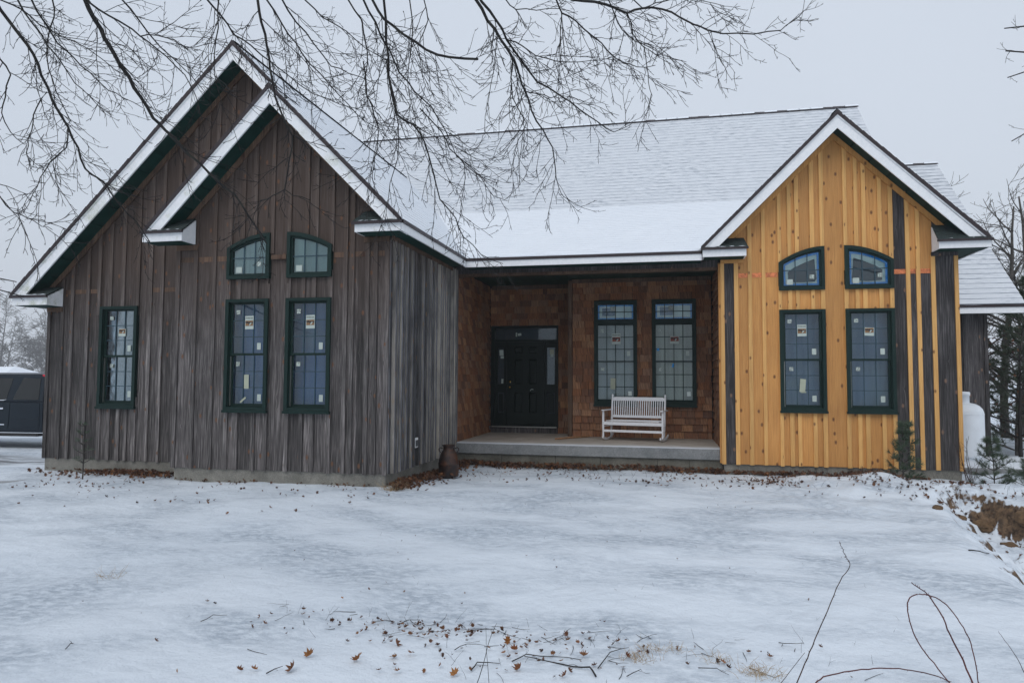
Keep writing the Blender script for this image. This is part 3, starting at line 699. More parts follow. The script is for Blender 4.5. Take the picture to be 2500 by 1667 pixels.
hbox('frieze_board', 'trim_brown', 2.15, 5.27, 5.81, 5.85, 4.10, 4.19)
beam = hbox('porch_beam', 'old_barn', .02, 5.27, 3.60, 3.76, 4.035, 4.30)
MB().box(.02, 5.262, 3.585, 3.77, 3.985, 4.034).build('beam_trim', 'trim_brown', beam)
ceil_ = hbox('porch_ceiling', 'green_soffit', -.02, 5.32, 3.76, 6.68, 4.195, 4.26)
for i in range(18): MB().box(.05+i*.29, .052+i*.29+.012, 3.78, 6.62, 4.185, 4.194).build('ceiling_batten', 'green_soffit', ceil_)

# porch windows: double-hung with a transom light above
for k, (x0, x1) in enumerate([(2.662, 3.635), (3.969, 4.939)]):
    Yw = 5.854; z0, z1 = 1.274, 3.676
    win = casing('window', rect(x0, x1, z0, z1), rect(x0+.07, x1-.07, z0+.09, z1-.07), Yw, .06)
    MB().box(x0+.005, x1-.005, Yw-.052, Yw+.06, 3.14, 3.225).build('transom_bar', 'green_trim', win); MB().box(x0-.015, x1+.015, Yw-.085, Yw-.02, z0-.02, z0+.02).build('sill', 'green_trim', win)
    a, b = x0+.085, x1-.085
    for nm, (p, q), y, rows in (('transom_sash', (3.225, 3.61), Yw-.0, 2), ('sash', (2.262, 3.14), Yw-.0, 3), ('sash', (z0+.09, 2.30), Yw+.036, 3)):
        s_ = MB(); bt = .05 if q < 2.5 else .022; loop_frame(s_, rect(a-.018, b+.018, p, q), rect(a, b, p+bt, q-.032), y, y+.032); s_.build('sash', 'green_trim', win)
        sashglass(win, a, b, p+bt, q-.032, y+.014, 4, rows, .016, 'green_trim')
    wavy_sheet(win, x0-.05, x1+.05, 3.2, z1+.05, Yw+.060, 'sheet_white', .006, 4+k); wavy_sheet(win, x0-.05, x1+.05, z0-.05, 3.2, Yw+.16, ('sheet_pale', 'sheet_warm')[k], .03, 9+k)
    t_ = MB(); loop_frame(t_, rect(a-.002, b+.002, 3.245, 3.58), rect(a+.035, b-.035, 3.28, 3.545), Yw+.028, Yw+.030); t_.build('painters_tape', 'blue_tape', win)
    MB().box(lerp(a, b, .12), lerp(a, b, .48), Yw+.040, Yw+.043, 3.33, 3.51).build('sheet_opening', 'sheet_slate', win)
    code_label(win, lerp(a, b, .42), Yw+.004, 3.49, .10); g1 = Yw+.005; g2 = Yw+.041
    logo_card(win, lerp(a, b, .52), g1, 2.80, .20, .25, red=True, torn=(k == 1)); code_label(win, lerp(a, b, .12), g1, 2.98, .075); code_label(win, lerp(a, b, .13), g2, 2.10, .075)
    sticker(win, lerp(a, b, .87), g1, 2.46, .075, .11); sticker(win, lerp(a, b, .9), g2, 1.55, .08, .10, .05, 'sheet_white')
    if k == 0: sticker(win, lerp(a, b, .42), g2, 1.77, .11, .25, -.03, 'paper_warm')
    else: sticker(win, lerp(a, b, .06), g1, 2.55, .05, .06, .1, 'blue_tape'); sticker(win, lerp(a, b, .47), g2, 2.19, .035, .09, -.15, 'blue_tape')

# entry door with sidelights and a transom
DX, DY, DZ, DS = .024, 6.636, 3.176, .001957
def dx(p): return DX+(p-100)*DS
def dz(p): return DZ-(p-130)*.001922
fr = MB(); loop_frame(fr, rect(.024, 1.707, .696, DZ), rect(dx(152), dx(942), .74, dz(160)), DY-.05, DY+.05); door = hb(fr, 'entry_door', 'green_door')
MB().box(dx(152), dx(942), DY-.03, DY+.05, dz(335), dz(306)).build('transom_bar', 'green_door', door)
for a, b in ((290, 304), (770, 786)): MB().box(dx(a), dx(b), DY-.035, DY+.05, .74, dz(334)).build('mullion', 'green_door', door)
def panelled(name, x0, x1, z0, z1, holes, y):
    xs_ = sorted({x0, x1, *[h[0] for h in holes], *[h[1] for h in holes]}); zs_ = sorted({z0, z1, *[h[2] for h in holes], *[h[3] for h in holes]}); mb = MB()
    for a, b in zip(xs_, xs_[1:]):
        for c, d in zip(zs_, zs_[1:]):
            mx_, mz_ = (a+b)/2, (c+d)/2
            if any(h[0] < mx_ < h[1] and h[2] < mz_ < h[3] for h in holes): continue
            mb.add([(a, y, c), (b, y, c), (b, y, d), (a, y, d), (a, y+.04, c), (b, y+.04, c), (b, y+.04, d), (a, y+.04, d)], [(0,1,2,3), (0,4,5,1), (1,5,6,2), (2,6,7,3), (3,7,4,0)])
    return mb.build(name, 'green_door', door)
ph = [(dx(a), dx(b), dz(d), dz(c)) for a, b in ((400, 505), (585, 690)) for c, d in ((392, 482), (558, 876), (978, 1246))]
panelled('door_leaf', dx(305), dx(769), .745, dz(336), ph, DY-.005)
for x0, x1, z0, z1 in ph:
    MB().add([(x0, DY+.02, z0), (x1, DY+.02, z0), (x1, DY+.02, z1), (x0, DY+.02, z1), (x0+.04, DY-.001, z0+.04), (x1-.04, DY-.001, z0+.04), (x1-.04, DY-.001, z1-.04), (x0+.04, DY-.001, z1-.04)],
             [(0,1,5,4), (1,2,6,5), (2,3,7,6), (3,0,4,7), (4,5,6,7)]).build('door_panel', 'green_door', door)
for a, b in ((153, 289), (787, 941)):
    gx0, gx1 = dx(a+30), dx(b-25); pz = (dz(1246), dz(985))
    panelled('sidelight', dx(a), dx(b), .745, dz(336), [(gx0, gx1, dz(876), dz(408)), (gx0, gx1, *pz)], DY-.004)
    MB().box(gx0, gx1, DY+.012, DY+.016, dz(876), dz(408)).build('pane', 'glass', door); MB().box(gx0+.03, gx1-.03, DY+.006, DY+.03, pz[0]+.03, pz[1]-.03).build('door_panel', 'green_door', door)
MB().box(dx(153), dx(941), DY+.0, DY+.004, dz(305), dz(161)).build('pane', 'glass', door)
MB().box(dx(150), dx(945), DY+.10, DY+.11, .7, DZ).build('hall_sheet', 'hole_dark', door)
MB().box(dx(120), dx(945), DY-.12, DY-.02, .690, .712).build('threshold', 'metal_grey', door); MB().box(.03, 1.70, DY-.07, DY+.05, .552, .689).build('kick_board', 'old_barn', door)
MB().lathe([(0, -.03), (.026, -.03), (.030, -.015), (.016, 0), (.0, .002)], 14).build('door_knob', 'brass', door, smooth=True).matrix_local = Matrix.Translation((dx(343), DY-.04, dz(915))) @ Matrix.Rotation(R(90), 4, 'X')
MB().lathe([(0, -.012), (.028, -.012), (.030, 0), (.0, .0)], 14).build('deadbolt', 'brass', door, smooth=True).matrix_local = Matrix.Translation((dx(343), DY-.010, dz(845))) @ Matrix.Rotation(R(90), 4, 'X')
sticker(door, dx(230), DY+.010, dz(472), .10, .14, .05); sticker(door, dx(240), DY+.010, dz(530), .08, .06, .03); sticker(door, dx(243), DY+.010, dz(838), .05, .11, -.06)
sticker(door, dx(878), DY+.010, dz(465), .10, .13, 0, 'paper_warm'); sticker(door, dx(880), DY+.009, dz(508), .07, .07, 0, 'paper'); sticker(door, dx(425), DY-.002, dz(238), .035, .10); sticker(door, dx(466), DY-.002, dz(238), .085, .06, .12)
MB().tube([(dx(605), DY-.008, dz(958)), (dx(615), DY-.012, dz(945)), (dx(630), DY-.012, dz(938)), (dx(645), DY-.008, dz(945))], .009, 5).build('torn_tape', 'paper', door)

# ------------------------------------------------------------------ roofs
def roof(P, t0, t1, a0, a1, mat, step=.012, course=.14, seg=.4, seed=1, und=.07, lip=True):
    """snow-covered plane laid in stepped courses; a0(t), a1(t) bound it along the ridge direction"""
    n = max(1, round((t1-t0)/course)); top = MB(); bot = MB()
    e1 = (P(t0+.1, 1)-P(t0, 1)).normalized(); e2 = (P(t0, 1)-P(t0, 0)).normalized(); N = e1.cross(e2)
    if N.z < 0: N = -N
    for k in range(n):
        ta, tb = lerp(t0, t1, k/n), lerp(t0, t1, (k+1)/n); L = max(.02, a1(ta)-a0(ta)); m_ = max(1, int(L/seg))
        row = []
        for i in range(m_+1):
            q = i/m_; pa = P(ta, lerp(a0(ta), a1(ta), q)); pb = P(tb, lerp(a0(tb), a1(tb), q))
            j1 = noise.noise((q*L*2.3, k*1.7, seed)); st = step*(1+.7*j1)
            lo = pa+N*(st+.004)-e1*(.004+.01*j1); row.append((pa-N*.004, lo, pb+N*.003))
        b0 = len(top.v)
        for r3 in row: top.v += [tuple(x) for x in r3]
        for i in range(m_):
            x = b0+3*i; top.f += [(x, x+3, x+4, x+1), (x+1, x+4, x+5, x+2)]
        pts = [P(ta, a0(ta)), P(ta, a1(ta)), P(tb, a1(tb)), P(tb, a0(tb))]
        bot.add([p-N*und for p in pts], [(0, 3, 2, 1)])
        for i, j in ((1, 2), (3, 0)): bot.add([pts[i]-N*.002, pts[j]-N*.002, pts[j]-N*und, pts[i]-N*und], [(0, 1, 2, 3)])
        if k == 0 and lip: bot.add([pts[0]-N*.002, pts[1]-N*.002, pts[1]-N*und, pts[0]-N*und], [(0, 1, 2, 3)])
        if k == n-1: bot.add([pts[2]-N*.002, pts[3]-N*.002, pts[3]-N*und, pts[2]-N*und], [(0, 1, 2, 3)])
    rf = hb(bot, 'roof', 'drip_edge'); top.build('snow_layer', mat, rf); return rf
def V(x, y, z): return Vector((x, y, z))
def valley(z): return 3.15+(z-4.28)/.49 if z < 6.17 else z+.81
EX = .351
r_lr = roof(lambda t, a: V(EX-t, a, 4.288+t), 0, 2.292, lambda t: -.40, lambda t: valley(4.288+t), 'snow_roof_smooth', .004, .13, seed=2)
roof(lambda t, a: V(EX-t, a, 4.288+t), 2.292, 3.40, lambda t: .22, lambda t: valley(4.288+t), 'snow_roof_smooth', .004, .13, seed=3)
kL = .974
roof(lambda t, a: V(-7.489+t, a, 3.364+kL*t), 0, 4.44, lambda t: .22, lambda t: 9.0, 'snow_roof_smooth', .008, .14, seed=4)
roof(lambda t, a: V(-4.181+t, a, 4.295+1.0214*t), 0, 2.24, lambda t: -.40, lambda t: .60, 'snow_roof_smooth', .008, .14, seed=5)
roof(lambda t, a: V(a, 3.15+t, 4.28+.49*t), 0, 3.83, lambda t: 4.639-(4.28+.49*t), lambda t: 4.28+.49*t+.589, 'snow_roof_smooth', .002, .14, seed=6)
roof(lambda t, a: V(a, 6.98+t, 6.17+t), -.06, .579, lambda t: 4.639-6.17-t, lambda t: 6.17+t+.589, 'snow_roof', .0075, .115, seed=7, lip=False)
roof(lambda t, a: V(a, 6.98+t, 6.17+t), .579, 1.518, lambda t: 4.639-6.17-t, lambda t: 9.49, 'snow_roof', .0075, .115, seed=8, lip=False)
roof(lambda t, a: V(a, 6.98+t, 6.17+t), 1.518, 3.29, lambda t: -7.2, lambda t: 9.49, 'snow_roof', .0075, .115, seed=9, lip=False)
roof(lambda t, a: V(a, 6.98+t, 6.17+t), -1.55, .579, lambda t: 14.087-6.17-t, lambda t: 9.492, 'snow_roof', .011, .14, seed=10, lip=False)
roof(lambda t, a: V(4.94+t, a, 4.351+t), 0, 2.398, lambda t: 3.076, lambda t: valley(4.351+t), 'snow_roof_smooth', .008, .14, seed=11)
roof(lambda t, a: V(9.756-t, a, 4.331+t), 0, 2.418, lambda t: 3.076, lambda t: 4.331+t+.81, 'snow_roof_smooth', .008, .14, seed=12)
r_rr = roof(lambda t, a: V(a, 6.85+t, 3.56+.945*t), 0, 4.85, lambda t: 9.36 if t < 3.4 else 8.5, lambda t: 11.93, 'snow_roof', .014, .14, seed=13)
roof(lambda t, a: V(a, 10.27+t, 9.46-t), 0.01, 6.2, lambda t: -7.2, lambda t: 9.49, 'snow_roof', .01, .3, seed=14)
roof(lambda t, a: V(a, 11.70+t, 8.14-.945*t), 0.01, 4.85, lambda t: 9.0, lambda t: 11.93, 'snow_roof', .01, .3, seed=15)
# ridge caps: dark cap shingles with a broken strip of snow left on them
def ridge(p, q, w=.13, drop=.11, seed=0):
    p, q = Vector(p), Vector(q); L = (q-p).length; d = (q-p)/L; sd_ = d.cross(Vector((0, 0, 1))).normalized(); n = int(L/.30); mb = MB(); sn = MB(); r_ = random.Random(seed)
    for i in range(n):
        a = p+d*(i*L/n); b = p+d*((i+1.12)*L/n); lift = V(0, 0, .022)
        for s in (1, -1):
            e = sd_*s*w-V(0, 0, drop); mb.add([a+lift*1.2, b+lift*.7, b+e+lift*.7, a+e+lift*1.2], [(0, 1, 2, 3)])
        if r_.random() < .8:
            for s in (1, -1): e = sd_*s*w*.62-V(0, 0, drop*.62); h = V(0, 0, .04); sn.add([a+h, b+h, b+e+lift*1.4, a+e+lift*1.4], [(0, 1, 2, 3)])
    o = hb(mb, 'ridge_cap', 'drip_edge'); kind(sn.build('snow_layer', 'snow_cap', o), 'stuff')
ridge((-7.2, 10.27, 9.47), (9.49, 10.27, 9.47), .10, .085, 1); ridge((BX, .22, BZ+.005), (BX, 8.45, BZ+.005), .09, .07, 2); ridge((9.0, 11.7, 8.15), (11.93, 11.7, 8.15), .1, .08, 3); ridge((CX, 3.08, CZ+.005), (CX, 7.5, CZ+.005), .09, .07, 4); ridge((AX-.02, -.4, AZ+.005), (AX-.02, .5, AZ+.005), .07, .06, 5)

# gable trim: along a sloping roof line between two points, offsets measured straight down
def zclip(poly, zc):       # keep the part of an (x, z) polygon above zc
    out = []
    for (xa, za), (xb, zb) in zip(poly, poly[1:]+poly[:1]):
        if za >= zc: out.append((xa, za))
        if (za-zc)*(zb-zc) < 0: k = (zc-za)/(zb-za); out.append((lerp(xa, xb, k), zc))
    return out
def slope_bar(x0, z0, x1, z1, a, b, y0, y1, zc=-9):
    return MB().prism([(x, y0, z) for x, z in zclip([(x0, z0-a), (x1, z1-a), (x1, z1-b), (x0, z0-b)], zc)], (0, y1-y0, 0))
def rake(x0, z0, x1, z1, yf, yw, trim, zc=-9):
    """x0,z0 apex, x1,z1 tip; rake board, drip edge, soffit planks and frieze"""
    s = hb(slope_bar(x0, z0, x1, z1, .085, .315, yf, yf+.028, zc), 'rake_board', 'white_fascia')
    slope_bar(x0, z0, x1, z1, 0.07, .105, yf-.018, yf+.004, zc).build('crown_strip', 'white_fascia', s)
    # ragged shingle edge above the board
    mb = MB(); n = max(3, int(abs(x1-x0)/.105)); r_ = random.Random(int(abs(x0*37+x1*11)))
    for i in range(n):
        p, q = i/n, (i+1)/n; e = r_.uniform(.0, .012)
        mb.prism([(lerp(x0, x1, p), yf-.03-e, lerp(z0, z1, p)+.014), (lerp(x0, x1, q), yf-.03-e, lerp(z0, z1, q)+.002), (lerp(x0, x1, q), yf-.03-e, lerp(z0, z1, q)-.072), (lerp(x0, x1, p), yf-.03-e, lerp(z0, z1, p)-.072)], (0, .07, 0))
    mb.build('shingle_edge', 'drip_edge', s)
    dx_ = x1-x0; nn = max(3, int(abs(dx_)/.30))
    for i in range(nn):
        p, q = i/nn, (i+1)/nn-.012
        if lerp(z0, z1, q)-.27 < zc: continue
        slope_bar(lerp(x0, x1, p), lerp(z0, z1, p), lerp(x0, x1, q), lerp(z0, z1, q), .255, .285, yf+.03, yw-.005).build('soffit_board', 'green_soffit', s)
    slope_bar(x0, z0, lerp(x0, x1, .93), lerp(z0, z1, .93), .15, .253, yf+.03, yw+.05).build('soffit_frame', 'green_soffit', s)
    slope_bar(x0, z0, lerp(x0, x1, .9), lerp(z0, z1, .9), .287, .41, yw-.05, yw-.022).build('frieze_board', trim, s)
    return s
OV = .40
rake(BX, BZ, -7.489, 3.364, .22, .621, 'trim_brown', 3.335); rake(BX, BZ, -1.90, 6.54, .22, .621, 'trim_brown')
rake(AX, AZ, -4.181, 4.295, -OV, 0, 'trim_brown', 4.265); rake(AX, AZ, .32, 4.325, -OV, 0, 'trim_brown', 4.265)
rake(CX, CZ, 4.925, 4.336, 3.076, 3.477, 'fresh_pine', 4.315); rake(CX, CZ, 9.756, 4.35, 3.076, 3.477, 'fresh_pine', 4.325)

def cornice_return(x0, x1, yf, yw, zb, zt, ztw, snow=True, inner=1):
    """boxed return with its own little pent roof; ztw is the roof's height at the wall; inner = side that ends on the wall (+1 right, -1 left)"""
    dz_ = ztw-zt; o0 = dz_ if inner > 0 else 0; o1 = dz_ if inner < 0 else 0; yb_ = yw-.052
    b = hb(MB().add([(x0, yf, zb), (x1, yf, zb), (x1, yb_, zb), (x0, yb_, zb), (x0, yf, zt), (x1, yf, zt), (x1-o1, yb_, ztw), (x0+o0, yb_, ztw)], [(0,3,2,1), (4,5,6,7), (0,1,5,4), (1,2,6,5), (2,3,7,6), (3,0,4,7)]), 'cornice_return', 'white_fascia')
    MB().box(x0+.03, x1-.03, yf+.03, yw-.06, zb-.006, zb-.001).build('soffit_board', 'green_soffit', b)
    e0, e1 = (x0-.02 if inner > 0 else x0-.03), (x1+.03 if inner > 0 else x1+.02); n = 4
    for k in range(n):
        p, q = k/n, (k+1)/n; ya, yb = lerp(yf-.045, yw-.05, p), lerp(yf-.045, yw-.05, q); za, zb_ = lerp(zt+.012, ztw+.03, p), lerp(zt+.012, ztw+.03, q); h0 = p*.14; h1 = q*.14
        k0, k1 = za-zt+.0, zb_-zt+.0
        xa, xb, xc, xd = (e0+k0, e1-h0*.3, e1-h1*.3, e0+k1) if inner > 0 else (e0+h0*.3, e1-k0, e1-k1, e0+h1*.3)
        MB().prism([(xa, ya, za+.012), (xb, ya, za+.012), (xc, yb, zb_+.003), (xd, yb, zb_+.003)], (0, 0, -.022)).build('shingle_course', 'dark_shingle', b)
    MB().box(e0-.005, e1+.005, yf-.052, yf-.02, zt-.02, zt+.018).build('drip_edge', 'drip_edge', b)
    if snow:
        mb = MB(); mb.tube([(lerp(e0+.03, e1-.03, i/12), yf-.02+.012*noise.noise((i*.9, zb, 1)), zt+.03+.006*noise.noise((i*.7, 3, zb))) for i in range(13)], [.006+.016*abs(noise.noise((i*1.3, zb, 7))) for i in range(13)], 6); mb.build('snow_strip', 'snow_cap', b, smooth=True)
    return b
cornice_return(-7.46, -6.70, .22, .621, 3.165, 3.315, 3.50, inner=1)
cornice_return(-4.215, -3.47, -OV, 0, 4.095, 4.245, 4.50, inner=1)
cornice_return(-.425, .33, -OV, 0, 4.112, 4.245, 4.48, inner=-1)
cornice_return(4.955, 5.735, 3.076, 3.477, 4.150, 4.295, 4.52, inner=1)
cornice_return(8.945, 9.76, 3.076, 3.477, 4.172, 4.305, 4.62, inner=-1)
# side eaves: fascia, soffit, drip edge
def eave(x0, y0, x1, y1, zb, zt, ins, name='fascia', soff=None):
    p, q = Vector((x0, y0, 0)), Vector((x1, y1, 0)); d = (q-p).normalized(); nrm = Vector((ins[0], ins[1], 0))
    b = hb(MB().prism([V(p.x, p.y, zb), V(q.x, q.y, zb), V(q.x, q.y, zt), V(p.x, p.y, zt)], nrm*.028), name, 'white_fascia')
    o_ = -nrm*.02
    MB().prism([V(p.x, p.y, zt-.012)+o_, V(q.x, q.y, zt-.012)+o_, V(q.x, q.y, zt+.042)+o_, V(p.x, p.y, zt+.042)+o_], nrm*.05).build('drip_edge', 'drip_edge', b)
    if soff: MB().prism([V(p.x, p.y, zb+.012)+nrm*.03, V(q.x, q.y, zb+.012)+nrm*.03, V(q.x, q.y, zb+.012)+nrm*soff, V(p.x, p.y, zb+.012)+nrm*soff], (0, 0, .03)).build('soffit_board', 'green_soffit', b)
    n = int((q-p).length/.25); sn = MB(); sn.tube([p.lerp(q, i/n)+nrm*.03+V(0, 0, zt+.06+.012*noise.noise((i*.8, x0, 2))) for i in range(n+1)], [.03+.014*noise.noise((i*.9, x0, 5)) for i in range(n+1)], 7); sn.build('snow_lip', 'snow_cap', b, smooth=True)
    return b
eave(.349, -.37, .349, 3.12, 4.108, 4.24, (-1, 0), soff=.36)
eave(.321, 3.152, 4.94, 3.152, 4.103, 4.235, (0, 1), soff=.44)
eave(9.776, 3.10, 9.776, 5.3, 4.18, 4.30, (-1, 0), soff=.40)
eave(9.36, 6.86, 11.95, 6.86, 3.36, 3.50, (0, 1), soff=.34)
eave(-7.47, .25, -7.47, 9, 3.17, 3.31, (1, 0), soff=.40)
hbox('header_board', 'trim_brown', -.43, .0, -.045, -.022, 4.02, 4.10); hbox('header_board', 'trim_brown', -3.84, -3.44, -.045, -.024, 4.0, 4.085); hbox('header_board', 'trim_brown', -7.06, -6.72, .58, .599, 3.07, 3.15)
hbox('header_board', 'fresh_pine', 5.30, 5.72, 3.43, 3.455, 4.075, 4.14); hbox('header_board', 'old_barn', 8.94, 9.37, 3.43, 3.455, 4.10, 4.17)
MB().prism([(0.03, 3.2, 4.12), (.06, 3.2, 4.12), (.06, .0, 4.12), (.03, .0, 4.12)], (0, 0, -.07)).build('frieze_board', 'trim_brown', w_side)

# rear wing on the right, dark old boards
Wq = front(7.2); w_q = sheath('rear_wing_wall', Wq, 9.2, 11.30, .0, con(3.55), [])
siding(Wq, w_q, [9.2, 9.5, 9.8, 10.1, 10.36, 10.66, 10.84, 11.14, 11.32], [10.1, 10.36, 10.68, 10.84, 11.27], .05, con(3.40), [], 'old_barn', 'old_barn')
hbox('outer_wall', 'old_barn', 11.2, 11.30, 7.26, 16.2, -.3, 3.5); hb(MB().prism([(11.27, 7.2, 3.45), (11.27, 16.2, 3.45), (11.27, 11.7, 7.9)], (-.06, 0, 0)), 'outer_wall', 'old_barn')
hb(MB().prism([(11.90, 6.85, 3.44), (11.90, 11.7, 8.02), (11.90, 11.7, 7.83), (11.90, 6.85, 3.25)], (.03, 0, 0)), 'rake_board', 'white_fascia')
hb(MB().prism([(9.46, 6.98-1.55, 4.55), (9.46, 10.27, 9.39), (9.46, 10.27, 9.2), (9.46, 6.98-1.55, 4.36)], (.02, 0, 0)), 'rake_board', 'white_fascia')
# outlet box on the side wall
ob = hb(MB().box(.025, .055, 1.10, 1.27, .67, .84), 'outlet_box', 'plastic_white', bevel=.004); MB().box(.054, .064, 1.135, 1.265, .695, .80).build('outlet_cover', 'plastic_grey', ob)
# loose snow-dusted concrete pad
pad = MB().box(9.55, 15, 4.75, 7.1, -.4, .20).build('concrete_pad', 'concrete_slab', None, bevel=.02); kind(pad, 'structure')
kind(MB().box(9.57, 14.9, 4.80, 7.1, .2005, .215).build('snow_layer', 'snow_roof_smooth', pad), 'stuff')

# ------------------------------------------------------------------ things by the house
def rocking_bench():
    t = empty('rocking_bench', (3.62, 5.10, .555)); t.rotation_euler = (0, 0, R(-11)); tag(t, 'white slatted two-seat rocking bench on the porch in front of the windows', 'bench')
    W = 1.17; h = W/2; B = 'bench_white'
    def yb(z): return .22+.16*(z-.40)       # line of the reclined back
    for s in (-1, 1):
        x = s*h
        MB().tube([(x, yb(z), z) for z in (.05, .25, .40, .45, .60, .88, .92, .935, .95, .97, .985)], [.018, .022, .024, .024, .024, .022, .020, .014, .021, .020, .008], 10).build('back_post', B, t, smooth=True)
        fx = x+s*.055
        MB().tube([(fx, -.27, z) for z in (.05, .10, .17, .30, .42, .60, .635)], [.015, .024, .018, .026, .026, .022, .02], 10).build('front_post', B, t, smooth=True)
        MB().box(-.035, .035, -.34, .24, .635, .658).build('armrest', B, t, bevel=.008).location = (fx-s*.012, 0, 0)
        pts = [(-.40, .058), (-.30, .030), (-.15, .008), (0, .0), (.15, .008), (.32, .036), (.46, .078)]
        MB().prism([(x+s*.03-.016, y, z) for y, z in pts]+[(x+s*.03-.016, y, z+.045) for y, z in reversed(pts)], (.032, 0, 0)).build('rocker', B, t, bevel=.006)
        for z in (.19, .30): MB().tube([(fx, -.27, z), (x, yb(z), z)], .011, 7).build('side_rail', B, t)
    MB().prism([(-h+.01, yb(.86), .845), (h-.01, yb(.86), .845), (h-.01, yb(.90), .90), (h-.05, yb(.92), .925), (-h+.05, yb(.92), .925), (-h+.01, yb(.90), .90)], (0, -.022, 0)).build('top_rail', B, t, bevel=.004)
    MB().box(-h, h, yb(.50)-.022, yb(.50), .475, .53).build('lower_rail', B, t, bevel=.004)
    for i in range(23):
        x = lerp(-h+.055, h-.055, i/22); MB().prism([(x-.0095, yb(.52)-.018, .52), (x+.0095, yb(.52)-.018, .52), (x+.0095, yb(.86)-.018, .86), (x-.0095, yb(.86)-.018, .86)], (0, .012, 0)).build('back_slat', B, t)
    for i in range(7): y = -.30+i*.075; MB().box(-h+.01, h-.01, y, y+.062, .405+.004*abs(i-3), .42+.004*abs(i-3)).build('seat_slat', B, t, bevel=.004)
    MB().box(-h-.05, h+.05, -.295, -.27, .335, .405).build('seat_rail', B, t, bevel=.004); MB().box(-h-.05, h+.05, -.285, -.265, .185, .235).build('stretcher', B, t, bevel=.004); MB().box(-h, h, .16, .18, .30, .36).build('seat_rail', B, t, bevel=.004)
rocking_bench()

def milk_can():
    x, y = .46, 1.75; t = empty('milk_can', (x, y, ground(x, y)+.04)); tag(t, 'rusty brown metal milk can beside the porch slab', 'milk can')
    MB().lathe([(0, 0), (.165, 0), (.175, .012), (.172, .03), (.176, .20), (.182, .215), (.176, .23), (.172, .245), (.165, .30), (.14, .385), (.11, .43), (.098, .445), (.096, .50), (.112, .515), (.112, .53), (.098, .532), (.09, .50), (.0, .49)], 32).build('body', 'rust', t, smooth=True)
    for s in (-1, 1):
        a = R(20); c, sn = math.cos(a)*s, math.sin(a)*s
        MB().tube([(c*r, sn*r, z) for r, z in ((.105, .47), (.15, .485), (.17, .465), (.165, .43), (.14, .40))], .010, 6).build('handle', 'rust', t, smooth=True)
    t.scale = (1.03, 1.03, 1.05)
milk_can()

def propane_tank():
    t = empty('propane_tank', (10.36, 6.10, .2)); tag(t, 'white upright propane tank standing on the concrete pad', 'propane tank')
    MB().lathe([(0, .06), (.30, .06), (.36, .10), (.38, .16), (.38, .98), (.372, 1.03), (.35, 1.09), (.30, 1.15), (.22, 1.195), (.12, 1.215), (0, 1.22)], 40).build('body', 'tank_white', t, smooth=True)
    MB().lathe([(.385, .975), (.385, .985), (.38, .985)], 40).build('weld_seam', 'tank_white', t, smooth=True); MB().lathe([(.30, 0), (.30, .08), (.29, .08), (.29, 0)], 32).build('foot_ring', 'tank_white', t, smooth=True)
    MB().lathe([(.125, 1.20), (.125, 1.36), (.14, 1.365), (.14, 1.42), (.13, 1.44), (0, 1.45)], 28).build('valve_cover', 'tank_white', t, smooth=True)
propane_tank()

st = MB().tube([(1.92, 4.80, .572), (2.2, 5.2, .578), (2.56, 5.70, .575)], [.022, .026, .018], 6).build('wood_strip', 'stick_wood'); tag(st, 'loose strip of brown wood lying on the porch floor', 'wood strip')
for i, (x, y) in enumerate([(1.55, 4.95), (1.62, 4.9)]): pass

